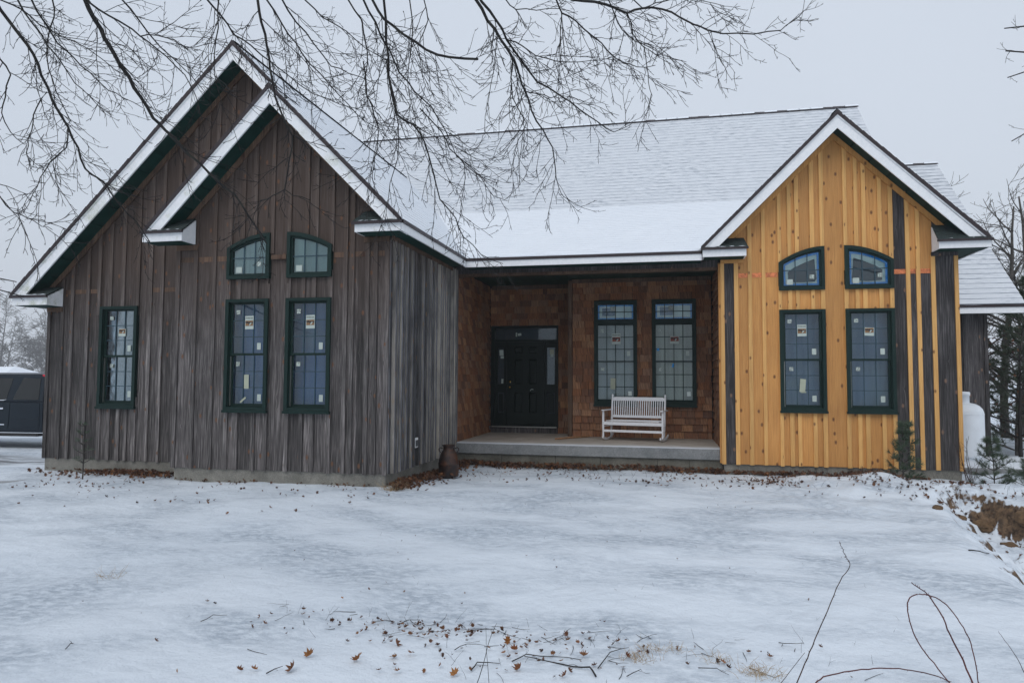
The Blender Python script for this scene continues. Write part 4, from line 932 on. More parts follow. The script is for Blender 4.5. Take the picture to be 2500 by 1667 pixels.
def pickup():
    # local frame: +x to the rear, y = 0 on the near side face, z up from the ground
    g = ground(-12.5, 5.4); t = empty('pickup_truck', (-12.0, 5.35, g)); t.scale = (1.08, 1.08, 1.08); t.rotation_euler = (0, 0, R(5)); tag(t, 'dark navy pickup truck parked behind the left corner of the house', 'truck')
    Wd = 1.95; Pn = 'navy_paint'
    def loft(name, prof, mat, inset=0.0, tuck=0.0, bev=.03):
        return MB().prism([(x, inset, z) for x, z in prof], (0, Wd-2*inset, 0)).build(name, mat, t, bevel=bev)
    lower = [(-4.65, .62), (-4.6, .48), (-4.25, .44), (-4.2, .55), (-4.0, .82), (-3.7, .90), (-3.4, .82), (-3.2, .55), (-3.14, .42), (.02, .42), (.02, 1.17), (-2.2, 1.17), (-2.6, 1.16), (-4.4, 1.10), (-4.63, .98)]
    loft('cab_body', lower, Pn)
    loft('hood', [(-4.62, .97), (-4.4, 1.10), (-2.7, 1.17), (-2.65, 1.22), (-4.3, 1.17), (-4.58, 1.06)], Pn, .06)
    # greenhouse with tumblehome
    a = [(-2.75, .02, 1.165), (.0, .02, 1.165), (-.10, .17, 1.86), (-1.95, .17, 1.86)]; b = [(x, Wd-y, z) for x, y, z in a]
    MB().add(a+b, [(0,1,2,3), (7,6,5,4), (0,4,5,1), (1,5,6,2), (2,6,7,3), (3,7,4,0)]).build('cab_roof', Pn, t, bevel=.04)
    MB().prism([(-.16, .16, 1.855), (-1.9, .16, 1.855), (-1.75, .3, 1.90), (-.3, .3, 1.90)], (0, 1.6, 0)).build('roof_skin', Pn, t, bevel=.02)
    def sidep(name, pts, off, th, mat, bev=0):
        v = []
        for x, z in pts: y = (.02+.15*(z-1.165)/.695 if z > 1.165 else .0)-off; v.append((x, y, z))
        return MB().prism(v, (0, th, 0)).build(name, mat, t, bevel=bev)
    sidep('window', [(-.84, 1.23), (-.13, 1.23), (-.18, 1.76), (-.66, 1.77)], .008, .03, 'tinted_glass'); sidep('window', [(-2.35, 1.23), (-1.02, 1.23), (-.94, 1.76), (-1.85, 1.77)], .008, .03, 'tinted_glass')
    sidep('window_trim', [(-2.15, 1.205), (-1.08, 1.205), (-.98, 1.235), (-1.06, 1.222), (-2.15, 1.22)], .014, .02, 'chrome')
    sidep('door', [(-1.98, .50), (-.93, .50), (-.90, .62), (-.88, 1.16), (-1.98, 1.16)], .012, .03, Pn, .008); sidep('door', [(-.86, .50), (-.06, .50), (-.06, 1.16), (-.845, 1.16)], .012, .03, Pn, .008)
    sidep('door_handle', [(-1.30, .985), (-1.03, .985), (-1.03, 1.03), (-1.30, 1.03)], .045, .03, 'chrome', .008); sidep('side_moulding', [(-1.95, .60), (-1.00, .60), (-1.00, .625), (-1.95, .625)], .026, .02, 'chrome', .003)
    sidep('fender_crease', [(-.84, .74), (-.08, .74), (-.08, .78), (-.84, .78)], .016, .02, Pn, .006)
    MB().box(-2.3, -.05, -.05, .12, .33, .40).build('running_board', 'rubber', t, bevel=.015)
    MB().box(-.16, -.06, .16, .36, 1.80, 1.855).build('brake_light', 'tail_red', t, bevel=.006)
    bed = [(.06, .55), (.5, .55), (.72, .85), (1.0, .92), (1.28, .85), (1.5, .55), (2.0, .50), (2.04, .6), (2.04, 1.17), (.06, 1.17)]
    loft('bed', bed, Pn)
    MB().box(2.05, 2.2, .05, 1.9, .48, .68).build('bumper', 'chrome', t, bevel=.02); MB().box(-4.78, -4.6, .05, 1.9, .42, .65).build('bumper', 'chrome', t, bevel=.02)
    MB().box(-4.68, -4.6, .1, 1.85, .7, .98).build('grille', 'rubber', t); MB().box(-4.67, -4.56, .02, .3, .82, 1.0).build('headlight', 'plastic_white', t, bevel=.02)
    for x in (-3.7, 1.0):
        for y in (.13, Wd-.13):
            w = MB().lathe([(.0, -.12), (.20, -.12), (.23, -.10), (.37, -.11), (.40, -.07), (.40, .07), (.37, .11), (0, .11)], 28).build('wheel', 'rubber', t, smooth=False); w.matrix_local = Matrix.Translation((x, y, .40)) @ Matrix.Rotation(R(90 if y < 1 else -90), 4, 'X')
            MB().lathe([(0, .115), (.06, .125), (.20, .10), (.24, .112), (.24, .05)], 20).build('rim', 'metal_grey', w, smooth=True)
pickup()

def shed():
    t = empty('shed', (-25.9, 14.5, 0)); tag(t, 'low snow covered roof showing above the dark pickup truck', 'shed')
    g = ground(-22.5, 14.5); t.location.z = g
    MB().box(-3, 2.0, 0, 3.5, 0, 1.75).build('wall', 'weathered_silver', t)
    MB().prism([(-3.3, -.3, 1.70), (2.3, -.3, 1.70), (1.2, 1.7, 2.35), (-2.6, 1.7, 2.35)], (0, 0, .06)).build('roof', 'snow_cap', t, bevel=.03); MB().prism([(2.3, -.3, 1.70), (2.3, 3.8, 1.70), (1.2, 1.7, 2.35)], (0, 0, .06)).build('roof', 'snow_cap', t, bevel=.03); MB().prism([(-2.6, 1.7, 2.35), (1.2, 1.7, 2.35), (2.3, 3.8, 1.70), (-3.3, 3.8, 1.70)], (0, 0, .06)).build('roof', 'snow_cap', t, bevel=.03)
shed()

# ------------------------------------------------------------------ vegetation
def rvec(r_): return Vector((r_.gauss(0, 1), r_.gauss(0, 1), r_.gauss(0, 1))).normalized()
def wander(r_, p, d, L, n, jit, grav=0.0, tipup=0.0):
    pts = [p.copy()]; d = d.normalized(); st_ = L/n
    for i in range(n):
        d = (d+rvec(r_)*jit+Vector((0, 0, -grav+tipup*(i/n)))).normalized(); p = p+d*st_; pts.append(p.copy())
    return pts
def spread(r_, d, lo, hi):
    ax = d.cross(rvec(r_)); ax = ax.normalized() if ax.length > 1e-4 else Vector((1, 0, 0))
    return (Matrix.Rotation(R(r_.uniform(lo, hi)), 3, ax) @ d).normalized()
def ramify(r_, mb, pts, rad, level, dens, scale, minr=.0018):
    """side shoots along a path, getting shorter and finer"""
    L = sum((b-a).length for a, b in zip(pts, pts[1:])); n = max(1, int(L*dens[level]*r_.uniform(.8, 1.2)))
    for k in range(n):
        t = (k+r_.uniform(.1, .9))/n
        if level == 0 and t < .04: continue
        f = t*(len(pts)-1); i = min(int(f), len(pts)-2); p = pts[i].lerp(pts[i+1], f-i); d = (pts[i+1]-pts[i]).normalized()
        l = scale[level]*r_.uniform(.35, 1.15)*(1.05-.45*t); c = spread(r_, d, 22, 58); rr = max(minr, rad*(.62 if level == 0 else .6)*(1-.45*t))
        q = wander(r_, p, c, l, (6, 4, 2)[min(level, 2)], (.16, .20, .22)[min(level, 2)], (.05, .02, .0)[min(level, 2)], (.10, .12, .1)[min(level, 2)])
        m_ = len(q)-1; mb.tube(q, [lerp(rr, max(minr*.8, rr*.45), j/m_) for j in range(m_+1)], 4 if level == 0 else 3, cap=False)
        if level+1 < len(dens): ramify(r_, mb, q, rr*.8, level+1, dens, scale, minr)

LIMBS = [ # photo pixels, distance at both ends, radius (m) at both ends
 ([(0,23),(47,85),(81,132),(100,183),(128,247),(166,310),(191,361),(208,412),(238,434),(264,459),(298,506),(332,540),(366,591)], 6.2, 7.4, .021, .006),
 ([(208,0),(230,47),(255,94),(281,136),(315,187),(344,238),(374,289),(404,319),(446,361),(489,400),(531,442),(574,476),(604,523),(634,566),(651,595)], 5.6, 6.6, .026, .008),
 ([(43,0),(81,60),(115,111),(145,145),(183,204),(221,238),(255,276)], 7.0, 7.8, .013, .004),
 ([(77,0),(106,51),(140,106),(179,140),(221,179),(264,221),(298,238),(349,264)], 6.4, 7.6, .013, .004),
 ([(128,0),(132,43),(115,106),(119,170),(136,221),(162,276),(174,298)], 6.9, 7.0, .011, .004),
 ([(0,0),(55,25),(95,60),(150,90),(215,120),(280,170),(340,200)], 7.3, 8.2, .012, .004),
 ([(221,9),(264,38),(323,72),(361,102),(408,140),(451,183),(476,230),(485,264)], 6.2, 7.0, .013, .004),
 ([(298,0),(340,51),(391,115),(425,145),(468,187),(500,225)], 6.8, 7.4, .012, .004),
 ([(344,89),(383,87),(425,98),(455,119),(510,106),(557,113)], 6.5, 6.7, .008, .003),
 ([(0,145),(26,183),(13,238),(4,276),(26,323),(60,353)], 6.0, 6.3, .010, .004),
 ([(115,225),(89,264),(81,298),(68,340),(64,374),(77,412)], 6.6, 6.4, .009, .004),
 ([(166,315),(162,361),(123,395),(98,434),(81,472),(55,523)], 6.8, 6.6, .010, .003),
 ([(-60,430),(0,480),(34,519),(64,531),(102,553),(128,561)], 5.4, 5.8, .008, .003),
 ([(506,0),(536,34),(570,85),(612,111),(663,153),(702,183),(765,230),(829,255),(893,272)], 6.4, 7.8, .013, .004),
 ([(651,0),(689,60),(723,106),(757,157),(799,200),(850,255),(893,298),(935,320)], 7.0, 7.9, .013, .004),
 ([(629,0),(638,55),(651,111),(659,170),(672,238),(689,281),(714,332),(706,391),(695,463),(665,478),(635,490)], 5.2, 5.6, .015, .005),
 ([(695,463),(715,478),(757,489)], 5.55, 5.65, .006, .004),
 ([(534,0),(532,40),(527,98),(523,179),(535,230),(545,275)], 5.9, 6.2, .010, .003),
 ([(689,0),(723,55),(765,106),(808,162),(850,179),(914,204)], 6.2, 7.2, .012, .004),
 ([(850,0),(884,51),(897,128),(893,183),(897,255),(918,310)], 6.6, 6.9, .011, .004),
 ([(744,0),(787,43),(846,77),(893,119),(950,150)], 7.4, 8.0, .011, .004),
 ([(909,0),(937,47),(984,84),(1040,122),(1096,140),(1167,145)], 5.8, 6.3, .016, .013),
 ([(900,28),(928,84),(951,122),(975,178),(1012,224),(1054,262),(1087,318),(1115,383),(1171,421)], 6.1, 7.0, .014, .004),
 ([(937,0),(942,94),(949,187),(970,281),(1008,304),(1036,346),(1054,407),(1074,487),(1113,533),(1132,579),(1174,621),(1228,644)], 6.0, 7.4, .017, .004),
 ([(944,150),(950,200),(967,276),(973,334),(971,387),(952,448),(944,506),(940,552)], 6.5, 6.9, .010, .003),
 ([(1025,265),(1078,322),(1098,364),(1136,403),(1174,433),(1205,479),(1239,491)], 6.7, 7.4, .009, .003),
 ([(887,150),(893,227),(914,284),(925,315),(921,364),(912,410),(910,441),(925,475)], 6.2, 6.4, .009, .003),
 ([(1000,0),(1008,60),(1002,130),(995,200),(1008,262),(1015,320)], 7.0, 7.3, .010, .003),
 ([(1035,0),(1045,50),(1020,110),(1030,180),(1050,235)], 6.7, 7.2, .009, .003),
 ([(1162,0),(1190,51),(1223,98),(1251,140),(1269,187),(1283,224),(1298,271),(1326,318),(1349,360),(1356,412),(1363,454),(1377,482)], 5.9, 7.0, .021, .004),
 ([(1176,5),(1209,47),(1237,98),(1274,150),(1312,201),(1368,234),(1414,267),(1461,299),(1499,323),(1541,304)], 5.95, 7.2, .018, .004),
 ([(1237,98),(1274,112),(1307,136),(1358,150),(1414,152),(1470,147),(1517,131)], 6.2, 6.8, .009, .003),
 ([(1251,140),(1247,190),(1252,240),(1285,300),(1266,341),(1254,387),(1247,433)], 6.4, 6.9, .009, .003),
 ([(1283,224),(1312,229),(1345,240),(1380,228),(1420,218)], 6.6, 6.9, .008, .003),
 ([(1358,0),(1372,33),(1405,51),(1447,89),(1485,126),(1522,154),(1555,164),(1600,160)], 6.4, 7.2, .013, .004),
 ([(1372,33),(1368,84),(1368,150),(1386,210)], 6.6, 6.9, .008, .003),
 ([(1396,0),(1452,5),(1499,19),(1531,33),(1569,21),(1616,23),(1658,42),(1695,61),(1728,75),(1765,83),(1840,84),(1906,75),(1938,51),(1962,28)], 6.0, 7.2, .018, .005),
 ([(1531,33),(1545,84),(1573,117),(1578,154),(1583,201),(1592,234),(1583,271)], 6.3, 6.6, .009, .003),
 ([(1494,19),(1508,56),(1536,89),(1569,108),(1620,136),(1676,152)], 6.3, 6.8, .009, .003),
 ([(1235,0),(1260,24),(1310,26),(1365,22),(1410,36)], 7.0, 7.5, .009, .003),
 ([(1728,75),(1740,105),(1752,140),(1766,160)], 6.7, 6.8, .005, .003),
 ([(1569,21),(1600,8),(1650,-4),(1720,4),(1770,16)], 6.3, 6.8, .008, .003),
]
def overhanging_tree():
    bx, by = -.9, -10.9; g = ground(bx, by); t = empty('bare_tree', (0, 0, 0)); t.location = (bx, by, g)
    tag(t, 'large bare tree whose dark limbs hang into the picture from above', 'tree'); O = Vector((bx, by, g)); r_ = random.Random(3)
    crotch = Vector((bx+.2, by+.3, 5.6))
    MB().tube([O-O+Vector(p) for p in ((0, 0, -.2), (.02, .0, .3), (.05, .05, 1.5), (.1, .15, 3.2), (.15, .25, 4.6), (.2, .3, 5.7-g))], [.36, .27, .23, .21, .19, .17], 12).build('trunk', 'bark', t, smooth=True)
    for k, (px, d0, d1, r0, r1) in enumerate(LIMBS):
        r0 *= .68; r1 *= .8
        n = len(px); P3 = [at(u, v, lerp(d0, d1, i/(n-1)))-O for i, (u, v) in enumerate(px)]
        off_top = px[0][1] <= 30 or px[0][0] <= 0
        pre = []
        if off_top:
            a, b = crotch-O, P3[0]; tan = (P3[0]-P3[1]).normalized(); c = b+tan*1.2+Vector((0, 0, .9)); c2 = a+Vector((.3, .6, 1.6))
            for i in range(7):
                q = i/7; pre.append(a*(1-q)**3+c2*3*q*(1-q)**2+c*3*q*q*(1-q)+b*q**3)
        full = pre+P3; m_ = len(full); rr = [lerp(.07 if i < len(pre) else r0, r0, i/max(1, len(pre)-1)) if i < len(pre) else lerp(r0, r1, (i-len(pre))/(n-1)) for i in range(m_)]
        # kinks between the traced points
        P4, R4 = [], []
        for i in range(m_-1):
            P4.append(full[i]); R4.append(rr[i])
            if i >= len(pre): P4.append(full[i].lerp(full[i+1], .5)+rvec(r_)*.012); R4.append((rr[i]+rr[i+1])/2*1.04)
        P4.append(full[-1]); R4.append(rr[-1])
        lb = MB().tube(P4, R4, 6).build('limb', 'bark', t, smooth=True); mb = MB()
        ramify(r_, mb, P3, .0068, 0, (9.5, 10.5, 12), (.74, .29, .085), .0027)
        kind(mb.build('twigs', 'twig', lb), 'stuff')
overhanging_tree()
def edge_spray(name, label, base, limbs, seed):
    """another tree just outside the frame: trunk and the limb whose tips show"""
    r_ = random.Random(seed); g = ground(base[0], base[1]); O = Vector((base[0], base[1], g)); t = empty(name, O); tag(t, label, 'tree')
    MB().tube([Vector(p) for p in ((0, 0, -.2), (0, .03, 1.5), (.05, 0, 3.2), (.0, .05, 5.5), (.05, 0, 7.5))], [.20, .15, .13, .10, .05], 10).build('trunk', 'bark', t, smooth=True)
    for px, d, z0, r0 in limbs:
        P3 = [at(u, v, d)-O for u, v in px]; a = Vector((0, .03, z0)); mid = a.lerp(P3[0], .5)+Vector((0, 0, .3))
        lb = MB().tube([a, mid]+P3, [.05, .03]+[lerp(r0, .004, i/len(P3)) for i in range(len(P3))], 6).build('limb', 'bark', t, smooth=True); mb = MB(); ramify(r_, mb, P3, r0*.7, 0, (6, 8, 9), (.26, .13, .05), .0022); kind(mb.build('twigs', 'twig', lb), 'stuff')
edge_spray('bare_tree', 'bare tree at the right edge, only its twig tips reaching into the sky', (10.6, -1.2), [([(2620, 40), (2540, 60), (2490, 66), (2452, 70)], 7.2, 4.2, .010), ([(2640, 150), (2560, 150), (2500, 128), (2455, 125)], 7.2, 4.4, .012), ([(2640, 200), (2560, 185), (2505, 175), (2460, 190)], 7.3, 4.0, .009), ([(2620, 330), (2550, 320), (2510, 322), (2470, 345)], 7.4, 3.6, .009)], 21)
edge_spray('bare_tree', 'bare tree at the left edge, only a few drooping twig tips in view', (-6.9, -3.5), [([(-150, 640), (-60, 665), (0, 680), (40, 688)], 8.2, 4.0, .010), ([(-150, 660), (-60, 690), (0, 708), (60, 725)], 8.3, 3.6, .011)], 22)

def bare_tree(x, y, h, seed, label, mat='bark_grey', group=None, dens=(3.2, 3.2, 4), spreadw=1.0, nl=16, thin=1.0, minr=.006, name='bare_tree'):
    r_ = random.Random(seed); g = ground(x, y); t = empty(name, (x, y, g)); tag(t, label, 'tree', group)
    tp = wander(r_, Vector((0, 0, -.1)), Vector((0, 0, 1)), h*.92, 9, .07); rad = [lerp(h*.017*thin, h*.003*thin, i/9) for i in range(10)]
    MB().tube(tp, rad, 7).build('trunk', mat, t, smooth=True); cr = MB()
    for k in range(nl):
        q = .16+.80*(k+r_.random())/nl; f = q*9; i = min(int(f), 8); p = tp[i].lerp(tp[i+1], f-i); a = r_.uniform(0, 6.283); el = r_.uniform(.35, 1.1)
        d = Vector((math.cos(a)*spreadw, math.sin(a)*spreadw, el)); L = h*r_.uniform(.26, .42)*(1.12-.62*q); b = wander(r_, p, d, L, 7, .16, -.02)
        rb = rad[i]*.55; cr.tube(b, [lerp(rb, rb*.25, j/7) for j in range(8)], 4, cap=False); ramify(r_, cr, b, rb*.45, 0, [v_/h*9 for v_ in dens], (h*.13, h*.065, h*.03), minr)
    kind(cr.build('crown', mat, t), 'stuff'); return t
def needles(mb, r_, p, d, L, n, w):
    for i in range(n):
        e = spread(r_, d, 8, 75); s = e.cross(rvec(r_)).normalized()*w; q = p+d*(r_.random()*.04); mb.add([q-s, q+s, q+e*L*r_.uniform(.7, 1.15)], [(0, 1, 2)])
def pine(x, y, h, seed, label, cat='tree', group=None, mat='needle', nw=None, nl=.075, lean=0, sp=.30, name='pine_tree', tufts=5, nn=14, w=.0022, bare=.0, z=None):
    r_ = random.Random(seed); g = ground(x, y) if z is None else z; t = empty(name, (x, y, g)); tag(t, label, cat, group)
    tp = wander(r_, Vector((0, 0, -.08)), Vector((lean, 0, 1)), h+.08, 8, .05); MB().tube(tp, [lerp(h*.011+.003, .004, i/8) for i in range(9)], 6).build('trunk', 'bark_grey', t, smooth=True)
    br = MB(); nd = MB(); whorls = nw or max(4, int(h*3.2))
    for k in range(whorls):
        q = bare+(1-bare)*(k+.6)/whorls; f = q*8; i = min(int(f), 7); p = tp[i].lerp(tp[i+1], f-i); L0 = h*sp*(1.12-q)+.05; a0 = r_.uniform(0, 6.28)
        for j in range(r_.randint(4, 5)):
            a = a0+j*1.35+r_.uniform(-.25, .25); d = Vector((math.cos(a), math.sin(a), .25+.5*q)); L = L0*r_.uniform(.65, 1.1); b = wander(r_, p, d, L, 5, .12, .0, .10); br.tube(b, [lerp(.006+h*.0022, .003, m_/5) for m_ in range(6)], 4, cap=False)
            for u in range(tufts):
                s = .3+.7*(u+r_.random())/tufts; f2 = s*5; i2 = min(int(f2), 4); pp = b[i2].lerp(b[i2+1], f2-i2); dd = spread(r_, (b[i2+1]-b[i2]).normalized(), 5, 55); e = pp+dd*L*r_.uniform(.10, .24); br.tube([pp, e], [.003, .002], 3, cap=False)
                for m_ in range(3): needles(nd, r_, pp.lerp(e, .35+.3*m_), dd, nl, nn, w)
    for m_ in range(4): needles(nd, r_, tp[-1]-Vector((0, 0, .06*m_)), Vector((0, 0, 1)), nl, nn, w)
    br.build('branches', 'bark_grey', t); kind(nd.build('needles', mat, t), 'stuff'); return t

def leaf_pts(r_, s):
    lob = [(0, -.5), (.10, -.36), (.34, -.34), (.22, -.12), (.48, .08), (.20, .14), (.26, .40), (.08, .34), (0, .58), (-.08, .34), (-.26, .40), (-.20, .14), (-.48, .08), (-.22, -.12), (-.34, -.34), (-.10, -.36)]
    cu = r_.uniform(.5, 2.2); s *= .85; return [Vector((x*s, y*s, s*cu*(x*x+.5*y*y)*1.2)) for x, y in lob]
def add_leaf(mb, r_, p, s, tilt=35):
    m_ = Matrix.Rotation(r_.uniform(0, 6.28), 3, 'Z') @ Matrix.Rotation(R(r_.gauss(0, tilt)), 3, 'X') @ Matrix.Rotation(R(r_.gauss(0, tilt)), 3, 'Y')
    pts = leaf_pts(r_, s); k = len(mb.v); mb.v += [tuple(p+m_ @ q) for q in pts]+[tuple(p)]; n = len(pts); mb.f += [(k+i, k+(i+1) % n, k+n) for i in range(n)]
    if mb.tone is None: mb.tone = []
    mb.tone += [r_.random()]*(n+1)
# young pines and shrubs in front of the right wing
pine(8.12, 2.55, .92, 4, 'young pine in front of the dark boards of the right wing', 'pine', nl=.09, sp=.30, nw=7, tufts=5, nn=15, w=.0020, name='pine_sapling', lean=.02)
pine(9.72, 3.15, .80, 9, 'bushy young pine in front of the propane tank pad', 'pine', nl=.09, sp=.5, nw=6, tufts=5, nn=15, w=.0020, name='pine_sapling')
pine(10.25, 2.95, .42, 12, 'low sprawling pine seedling at the right edge above the bank', 'pine', nl=.09, sp=.9, nw=4, tufts=6, nn=15, w=.0020, name='pine_sapling')
pine(-5.35, -.25, .95, 15, 'spindly pine sapling in front of the left wing window', 'pine', mat='needle_young', nl=.06, sp=.20, nw=5, tufts=2, nn=8, w=.0011, name='pine_sapling', bare=.25)
def shrub(x, y, h, seed, label, n=9, mat='bark_grey', sp=.35, r=.006):
    r_ = random.Random(seed); t = empty('shrub', (x, y, ground(x, y))); tag(t, label, 'shrub')
    for k in range(n):
        a = r_.uniform(0, 6.28); p = wander(r_, Vector((r_.uniform(-.05, .05), r_.uniform(-.05, .05), -.03)), Vector((math.cos(a)*sp, math.sin(a)*sp, 1)), h*r_.uniform(.6, 1.05), 6, .12)
        s = MB().tube(p, [lerp(r, r*.4, i/6) for i in range(7)], 4).build('stem', mat, t); mb = MB(); ramify(r_, mb, p, r*.5, 0, (6, 7), (h*.22, h*.10), .0018); kind(mb.build('twigs', mat, s), 'stuff')
shrub(9.35, 3.15, .95, 5, 'leafless twiggy shrub in front of the white propane tank', 8, 'twig_warm')

# trees right of the house
pine(12.55, 8.9, 4.3, 31, 'dark green pine nearest the corner of the rear wing', mat='needle_far', nl=.17, sp=.26, nw=14, tufts=5, nn=15, w=.006, group='pines right of the house')
pine(13.7, 10.6, 4.8, 32, 'dark pine cut by the right edge of the picture', mat='needle_far', nl=.17, sp=.28, nw=13, tufts=5, nn=15, w=.006, group='pines right of the house')
bare_tree(13.2, 12.6, 5.4, 33, 'brown twiggy tree between the two pines', 'twig_warm', 'bare trees right of the house', dens=(4.2, 4, 4.4), nl=24, minr=.006, spreadw=1.2)
bare_tree(13.9, 18.0, 9.6, 41, 'sparse bare tree rising behind the rear wing roof', 'bark_grey', 'bare trees right of the house', dens=(2.0, 2.0, 2.2), nl=15, minr=.009, spreadw=.5, thin=.5)
bare_tree(14.7, 14.6, 8.0, 42, 'dense bare tree with tangled crown at the right edge', 'bark_grey', 'bare trees right of the house', dens=(3.6, 3.4, 4.2), nl=22, minr=.007)
bare_tree(16.2, 16.9, 9.0, 43, 'tall bare tree behind the tangled one at the right edge', 'bark_grey', 'bare trees right of the house', dens=(3.4, 3.2, 4.0), nl=20, minr=.008)
bare_tree(15.2, 19.0, 8.6, 44, 'bare tree half hidden behind the rear wing eave', 'bark_grey', 'bare trees right of the house', dens=(3.2, 3.0, 3.6), nl=18, minr=.008)
bare_tree(12.2, 7.9, 3.0, 45, 'crooked dark young tree standing in the snow under the pines', 'twig', 'bare trees right of the house', dens=(2.4, 2.6, 3), nl=12, minr=.004, spreadw=1.6)
bare_tree(14.2, 11.8, 5.0, 47, 'brushy bare tree behind the nearest pine', 'bark_grey', 'bare trees right of the house', dens=(4.2, 4, 4.4), nl=22, minr=.006, spreadw=1.3)
bare_tree(15.9, 14.8, 6.5, 48, 'dark bare tree cut by the right edge behind the pines', 'twig', 'bare trees right of the house', dens=(4.2, 4, 4.4), nl=24, minr=.007, spreadw=1.2)
bare_tree(12.9, 8.6, 2.6, 46, 'low tangle of bare branches under the pine at the right edge', 'twig_warm', 'bare trees right of the house', dens=(3.4, 3.2, 3.4), nl=16, minr=.004, spreadw=1.8)
ob_ = random.Random(4); hang = MB()
for _ in range(240): add_leaf(hang, ob_, Vector((12.6+ob_.gauss(0, .7), 9.0+ob_.gauss(0, .6), .4+ob_.random()*2.9)), ob_.uniform(.06, .11), 60)
pine_leaves = hang.build('oak_leaves', 'leaf'); kind(pine_leaves, 'stuff'); tag(pine_leaves, 'withered brown oak leaves hanging among the pines at right', 'leaves')
# wood far off on the left, part of its fog fade put into the pale bark colour
rf_ = random.Random(77)
far_lab = ['misty bare tree farthest left beyond the pickup truck', 'tall misty bare tree left of the house corner', 'rounded misty bare tree beside the house corner', 'misty bare tree behind the truck cab', 'misty bare tree half hidden by the house corner', 'low misty bare tree beyond the shed', 'thin misty bare tree at the back of the wood']
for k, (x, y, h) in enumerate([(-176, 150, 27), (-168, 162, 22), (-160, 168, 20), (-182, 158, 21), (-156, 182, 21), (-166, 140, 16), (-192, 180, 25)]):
    bare_tree(x, y, h, 60+k, far_lab[k], 'bark_hazed', 'misty trees on the left', dens=(4.4, 4.0, 4.0), nl=22, minr=.045, thin=.6)

low_lab = ['low misty brush directly above the pickup roof', 'misty brush at the left edge above the shed roof', 'misty brush touching the house corner', 'misty thicket behind the tall misty tree']
for k, (x, y, h) in enumerate([(-163, 148, 14), (-172, 143, 13), (-155, 158, 14), (-170, 158, 15)]):
    bare_tree(x, y, h, 160+k, low_lab[k], 'bark_hazed', 'misty trees on the left', dens=(4.6, 4.2, 4.2), nl=30, minr=.05, thin=.5, spreadw=1.5)

# ------------------------------------------------------------------ leaf litter, twigs, canes
rl = random.Random(8); lit = MB()
def bank(n, fx, fy, s=(.05, .11), lift=.05, keep=lambda x, y: True):
    for _ in range(n):
        x, y = fx(), fy()
        if keep(x, y) and noise.noise((x*1.3, y*1.3, 3.3))+.35*rl.gauss(0, 1) > (-.6 if lift > .04 else .05): add_leaf(lit, rl, Vector((x, y, ground(x, y)+rl.random()*lift+.012)), rl.uniform(*s))
U = rl.uniform
bank(900, lambda: .06+abs(rl.gauss(0, .22)), lambda: U(-.15, 3.5), lift=.09)                               # heap along the side wall
bank(1100, lambda: U(.1, 5.3), lambda: 3.58-abs(rl.gauss(0, .16)), lift=.09)                                 # drift under the porch slab
bank(380, lambda: U(5.3, 8.8), lambda: 3.48-abs(rl.gauss(0, .10)), lift=.05)
bank(600, lambda: rl.gauss(-4.9, .75), lambda: .60-abs(rl.gauss(0, .30)), lift=.05)                           # corner by the recessed wall
bank(120, lambda: U(-3.8, 0), lambda: .0-abs(rl.gauss(0, .06)), s=(.04, .08), lift=.03)
bank(900, lambda: rl.gauss(6.9, .8), lambda: rl.gauss(2.5, .45), s=(.035, .075), lift=.03)                     # twiggy mound
bank(620, lambda: U(.3, 8.2), lambda: U(1.0, 3.3), s=(.03, .075), lift=.02)
bank(460, lambda: U(-6, .3), lambda: -abs(rl.gauss(0, .9))-.1, s=(.02, .07), lift=.01)
bank(380, lambda: rl.gauss(8.6, .6), lambda: rl.gauss(1.8, .6), s=(.03, .08), lift=.02)
bank(480, lambda: rl.gauss(3.1, .9), lambda: -5.45-abs(rl.gauss(0, .40)), s=(.014, .05), lift=.012)
bank(120, lambda: U(.0, 6), lambda: U(-6, .5), s=(.012, .03), lift=.004)
bank(36, lambda: U(1.3, 1.9), lambda: U(5.2, 6.3), s=(.03, .06), lift=0)
litter = lit.build('leaf_litter', 'leaf'); kind(litter, 'stuff'); tag(litter, 'brown fallen leaves heaped along the foundations and dotting the snow', 'leaves')
# single maple leaves on the near snow
def free_leaf(u, v, s, k):
    d = (FW+RT*((u-1250)/FPX)-UP*((v-833.5)/FPX)); tt = (.1-CAM.z)/d.z; p = CAM+d*tt
    for _ in range(3): tt = (ground(p.x, p.y)-CAM.z)/d.z; p = CAM+d*tt
    mb = MB(); add_leaf(mb, rl, Vector((0, 0, .02)), s*1.25, 40); o = mb.build('maple_leaf', 'leaf_fresh'); o.location = (p.x, p.y, ground(p.x, p.y)); tag(o, 'single brown maple leaf lying on the near snow', 'leaf', 'maple leaves on the near snow')
for k, (u, v, s) in enumerate([(713,1638,.085),(755,1603,.075),(871,1618,.085),(968,1578,.085),(585,1640,.05),(620,1640,.05),(1000,1600,.05),(925,1643,.045),(635,1510,.04),(645,1528,.045),(555,1256,.06),(1385,1555,.06),(1410,1573,.04),(1425,1608,.07),(1530,1607,.06),(1510,1572,.05),(1370,1620,.045),(1380,1655,.06),(1090,1560,.045),(960,1610,.06),(1240,1570,.07),(1255,1590,.06),(1230,1600,.05),(1114,1543,.045),(880,1605,.035),(1265,1640,.08),(1110,1650,.07),(1075,1630,.04),(970,1645,.05),(1880,1610,.05),(380,1570,.04),(430,1645,.03),(943,1427,.035),(900,1443,.035),(1765,1622,.045),(835,1465,.03),(1035,1645,.035),(1310,1575,.05),(1560,1597,.04),(1350,1600,.04)]): free_leaf(u, v, s*.85, k)
def gp(u, v):
    d = (FW+RT*((u-1250)/FPX)-UP*((v-833.5)/FPX)); p = CAM+d*((.1-CAM.z)/d.z)
    for _ in range(4): p = CAM+d*((ground(p.x, p.y)-CAM.z)/d.z)
    return p
